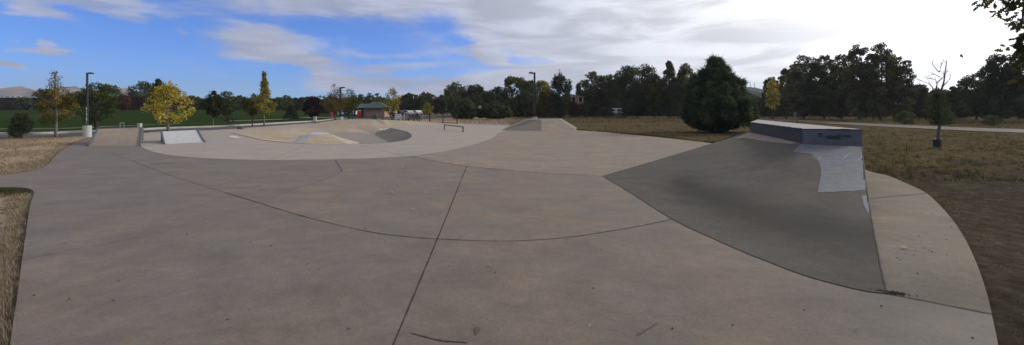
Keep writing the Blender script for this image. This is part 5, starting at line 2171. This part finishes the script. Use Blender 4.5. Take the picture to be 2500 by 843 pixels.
def world():
    w = bpy.data.worlds.new('World')
    SC.world = w
    w.use_nodes = True
    nt = w.node_tree
    nt.nodes.clear()
    out = N(nt, 'ShaderNodeOutputWorld')
    bg = N(nt, 'ShaderNodeBackground')
    bg.inputs['Strength'].default_value = .1
    nt.links.new(bg.outputs[0], out.inputs[0])
    sky = N(nt, 'ShaderNodeTexSky', sky_type='NISHITA')
    sky.sun_disc = False
    sky.sun_elevation = SUN_EL
    sky.sun_rotation = SUN_AZ
    sky.altitude = 1600
    sky.air_density = 1.0
    sky.dust_density = .3
    sky.ozone_density = 3.0
    tc = N(nt, 'ShaderNodeTexCoord')
    D = tc.outputs['Generated']
    sp = N(nt, 'ShaderNodeSeparateXYZ')
    nt.links.new(D, sp.inputs[0])

    def mth(op, a, b=None):
        n_ = N(nt, 'ShaderNodeMath', operation=op)
        for i, v in enumerate((a, b)):
            if v is None:
                continue
            if isinstance(v, (int, float)):
                n_.inputs[i].default_value = v
            else:
                nt.links.new(v, n_.inputs[i])
        return n_.outputs[0]
    az = mth('ARCTAN2', sp.outputs['X'], sp.outputs['Y'])
    el = mth('ARCSINE', sp.outputs['Z'])
    cb = N(nt, 'ShaderNodeCombineXYZ')
    nt.links.new(az, cb.inputs[0]); nt.links.new(el, cb.inputs[1])
    AE = cb.outputs[0]
    # warp the coordinates so that edges feather into wisps
    nz = N(nt, 'ShaderNodeTexNoise'); nz.inputs['Scale'].default_value = 5; nz.inputs['Detail'].default_value = 7
    mp = N(nt, 'ShaderNodeMapping'); mp.inputs['Scale'].default_value = (1, 2.6, 1)
    nt.links.new(AE, mp.inputs[0]); nt.links.new(mp.outputs[0], nz.inputs['Vector'])
    sb_ = N(nt, 'ShaderNodeVectorMath', operation='SUBTRACT'); sb_.inputs[1].default_value = (.5, .5, .5)
    nt.links.new(nz.outputs['Color'], sb_.inputs[0])
    ml = N(nt, 'ShaderNodeVectorMath', operation='MULTIPLY'); ml.inputs[1].default_value = (.24, .055, 0)
    nt.links.new(sb_.outputs[0], ml.inputs[0])
    ad = N(nt, 'ShaderNodeVectorMath', operation='ADD')
    nt.links.new(AE, ad.inputs[0]); nt.links.new(ml.outputs[0], ad.inputs[1])
    W = ad.outputs[0]

    def ae(x, y):
        u = (x - CX) / F
        a = math.atan(u)
        return a, math.atan((HY - y) / F * math.cos(a))

    def blob(x, y, hw, hh, rot, amp, soft=1.0):
        """cloud bank centred where (x,y) looks, half sizes in degrees*10 of photo pixels"""
        a, e = ae(x, y)
        k = math.cos(a)
        s1 = N(nt, 'ShaderNodeVectorMath', operation='SUBTRACT'); s1.inputs[1].default_value = (a, e, 0)
        nt.links.new(W, s1.inputs[0])
        v = s1.outputs[0]
        if rot:
            r_ = N(nt, 'ShaderNodeVectorRotate', rotation_type='Z_AXIS'); r_.inputs['Angle'].default_value = -math.radians(rot)
            nt.links.new(v, r_.inputs['Vector']); v = r_.outputs[0]
        m_ = N(nt, 'ShaderNodeVectorMath', operation='MULTIPLY'); m_.inputs[1].default_value = (F / hw / (k * k), F / hh / k, 0)
        nt.links.new(v, m_.inputs[0])
        ln = N(nt, 'ShaderNodeVectorMath', operation='LENGTH')
        nt.links.new(m_.outputs[0], ln.inputs[0])
        return mapr(nt, ln.outputs['Value'], .35, 1.25, amp, 0, True)
    blobs = [
        (980, -10, 560, 62, -4, 1.0), (1280, 60, 200, 60, -28, .8), (1180, 110, 90, 36, -35, .75), (1200, 140, 110, 18, -8, .5), (1650, 60, 520, 150, 0, 1.2), (2250, 60, 520, 260, 0, 1.6),
        (700, 110, 190, 52, -8, 1.0), (760, 165, 130, 44, -30, .85), (640, 140, 80, 16, 0, .6), (860, 205, 130, 26, 0, .7), (980, 168, 90, 12, 6, .5), (1130, 212, 150, 20, 10, .9), (1250, 190, 130, 22, 3, .7), (1500, 180, 260, 45, 0, .8),
        (930, 140, 70, 9, 0, .45), (1080, 228, 200, 14, 0, .6),
        (120, 30, 85, 24, 0, .8), (30, 38, 60, 8, 0, .6), (300, 40, 45, 14, 0, .6), (430, 70, 34, 10, -12, .5), (45, 103, 34, 9, -20, .8), (105, 126, 50, 11, -6, 1.0), (38, 158, 70, 12, -8, 1.1), (8, 112, 16, 6, -20, .5),
        (20, 212, 130, 12, 0, 1.1), (180, -4, 330, 30, 0, .8), (600, -8, 330, 40, 0, .75), (560, 40, 150, 12, -6, .4), (880, 170, 60, 10, 0, .5), (960, 205, 150, 16, 4, .5), (230, 128, 40, 6, 0, .35),
    ]
    tot = None
    for b in blobs:
        v = blob(*b)
        tot = v if tot is None else mth('ADD', tot, v)
    # hole of blue in the upper centre
    hole = blob(1100, 45, 75, 34, -10, .55)
    hole2 = blob(1320, 148, 150, 12, -2, .55)
    hole3 = blob(860, 85, 130, 14, -6, .28)
    tot = mth('SUBTRACT', mth('SUBTRACT', mth('SUBTRACT', tot, hole), hole2), hole3)
    tot = mth('ADD', tot, mapr(nt, az, -.50, .15, 0, .52, True))
    # clouds over the rest of the sky
    over = mapr(nt, el, .28, .5, 0, .9, True)
    back_ = mapr(nt, sp.outputs['Y'], .3, -.2, 0, .4, True)
    tot = mth('ADD', mth('ADD', tot, over), back_)
    mp2 = N(nt, 'ShaderNodeMapping'); mp2.inputs['Scale'].default_value = (1, 3.6, 1); mp2.inputs['Rotation'].default_value = (0, 0, .12)
    nt.links.new(AE, mp2.inputs[0])
    f2 = noise(nt, 7.0, 9, .66, mp2.outputs[0], .5)
    dens = mth('ADD', tot, mapr(nt, f2, .25, .75, -.52, .52))
    cover = mapr(nt, dens, -.08, 1.2, 0, .97, True)
    # angle to sun
    sv = Vector((math.sin(SUN_AZ) * math.cos(SUN_EL), math.cos(SUN_AZ) * math.cos(SUN_EL), math.sin(SUN_EL)))
    dt = N(nt, 'ShaderNodeVectorMath', operation='DOT_PRODUCT'); dt.inputs[1].default_value = sv
    nt.links.new(D, dt.inputs[0])
    ang = mth('ARCCOSINE', dt.outputs['Value'])
    # cloud body colour: darker streaks
    mp3 = N(nt, 'ShaderNodeMapping'); mp3.inputs['Scale'].default_value = (1, 5.5, 1)
    nt.links.new(AE, mp3.inputs[0])
    st_ = noise(nt, 4.2, 6, .55, mp3.outputs[0], .6)
    shade = mapr(nt, st_, .36, .64, .78, 1.12, True)
    g1 = mapr(nt, ang, 1.75, .15, 0, 1)
    col = ramp(nt, g1, [(0, (.47, .51, .66, 1)), (.3, (.47, .50, .64, 1)), (.48, (.66, .69, .80, 1)), (.68, (1.0, 1.01, 1.05, 1)), (.84, (1.8, 1.8, 1.8, 1)), (1, (2.8, 2.7, 2.6, 1))])
    col = mix(nt, mapr(nt, el, .32, .6, 0, .85, True), col, (.50, .46, .40, 1))
    sc_ = N(nt, 'ShaderNodeVectorMath', operation='SCALE')
    nt.links.new(col, sc_.inputs[0]); nt.links.new(mth('MULTIPLY', shade, 10.0), sc_.inputs['Scale'])
    # clear sky
    hs = N(nt, 'ShaderNodeHueSaturation'); hs.inputs['Saturation'].default_value = 1.0; hs.inputs['Value'].default_value = 1.0
    nt.links.new(sky.outputs[0], hs.inputs['Color'])
    tint = mix(nt, 1.0, hs.outputs[0], SKY_TINT, 'MULTIPLY')
    c = mix(nt, cover, tint, sc_.outputs[0])
    nt.links.new(c, bg.inputs[0])


SKY_TINT = (.58, .9, 1.62, 1)
world()
sd = bpy.data.lights.new('sun', 'SUN')
sd.energy = 2.0
sd.angle = math.radians(11)
sd.color = (1.0, .93, .83)
so = bpy.data.objects.new('sun', sd)
COL.objects.link(so)
dirv = Vector((math.sin(SUN_AZ) * math.cos(SUN_EL), math.cos(SUN_AZ) * math.cos(SUN_EL), math.sin(SUN_EL)))
so.rotation_euler = dirv.to_track_quat('Z', 'Y').to_euler()

cam = bpy.data.cameras.new('camera')
cam.sensor_width = 36
cam.lens = 36 * F / 2500
cam.shift_y = -(421.5 - HY) / 2500
cam.clip_end = 20000
cam.clip_start = .05
co = bpy.data.objects.new('camera', cam)
COL.objects.link(co)
co.location = (0, 0, EYE)
co.rotation_euler = (math.pi / 2, 0, 0)
SC.camera = co
SC.view_settings.view_transform = 'Standard'
SC.view_settings.look = 'None'
SC.view_settings.exposure = 0
SC.view_settings.gamma = 1
SC.cycles.use_denoising = True
SC.cycles.max_bounces = 6
SC.cycles.transparent_max_bounces = 8

# ------------------------------------------------------------------ air
hm = bpy.data.materials.new('haze_air')
hm.use_nodes = True
nt = hm.node_tree
nt.nodes.clear()
ho = N(nt, 'ShaderNodeOutputMaterial')
pv = N(nt, 'ShaderNodeVolumePrincipled')
pv.inputs['Color'].default_value = (.80, .86, .95, 1)
pv.inputs['Density'].default_value = .00024
pv.inputs['Anisotropy'].default_value = .3
nt.links.new(pv.outputs[0], ho.inputs['Volume'])
mb = MB()
mb.box((-600, 950, 66), (4800, 2100, 136))
hz_o = mb.build('haze', hm)
tag(hz_o, kind='stuff')
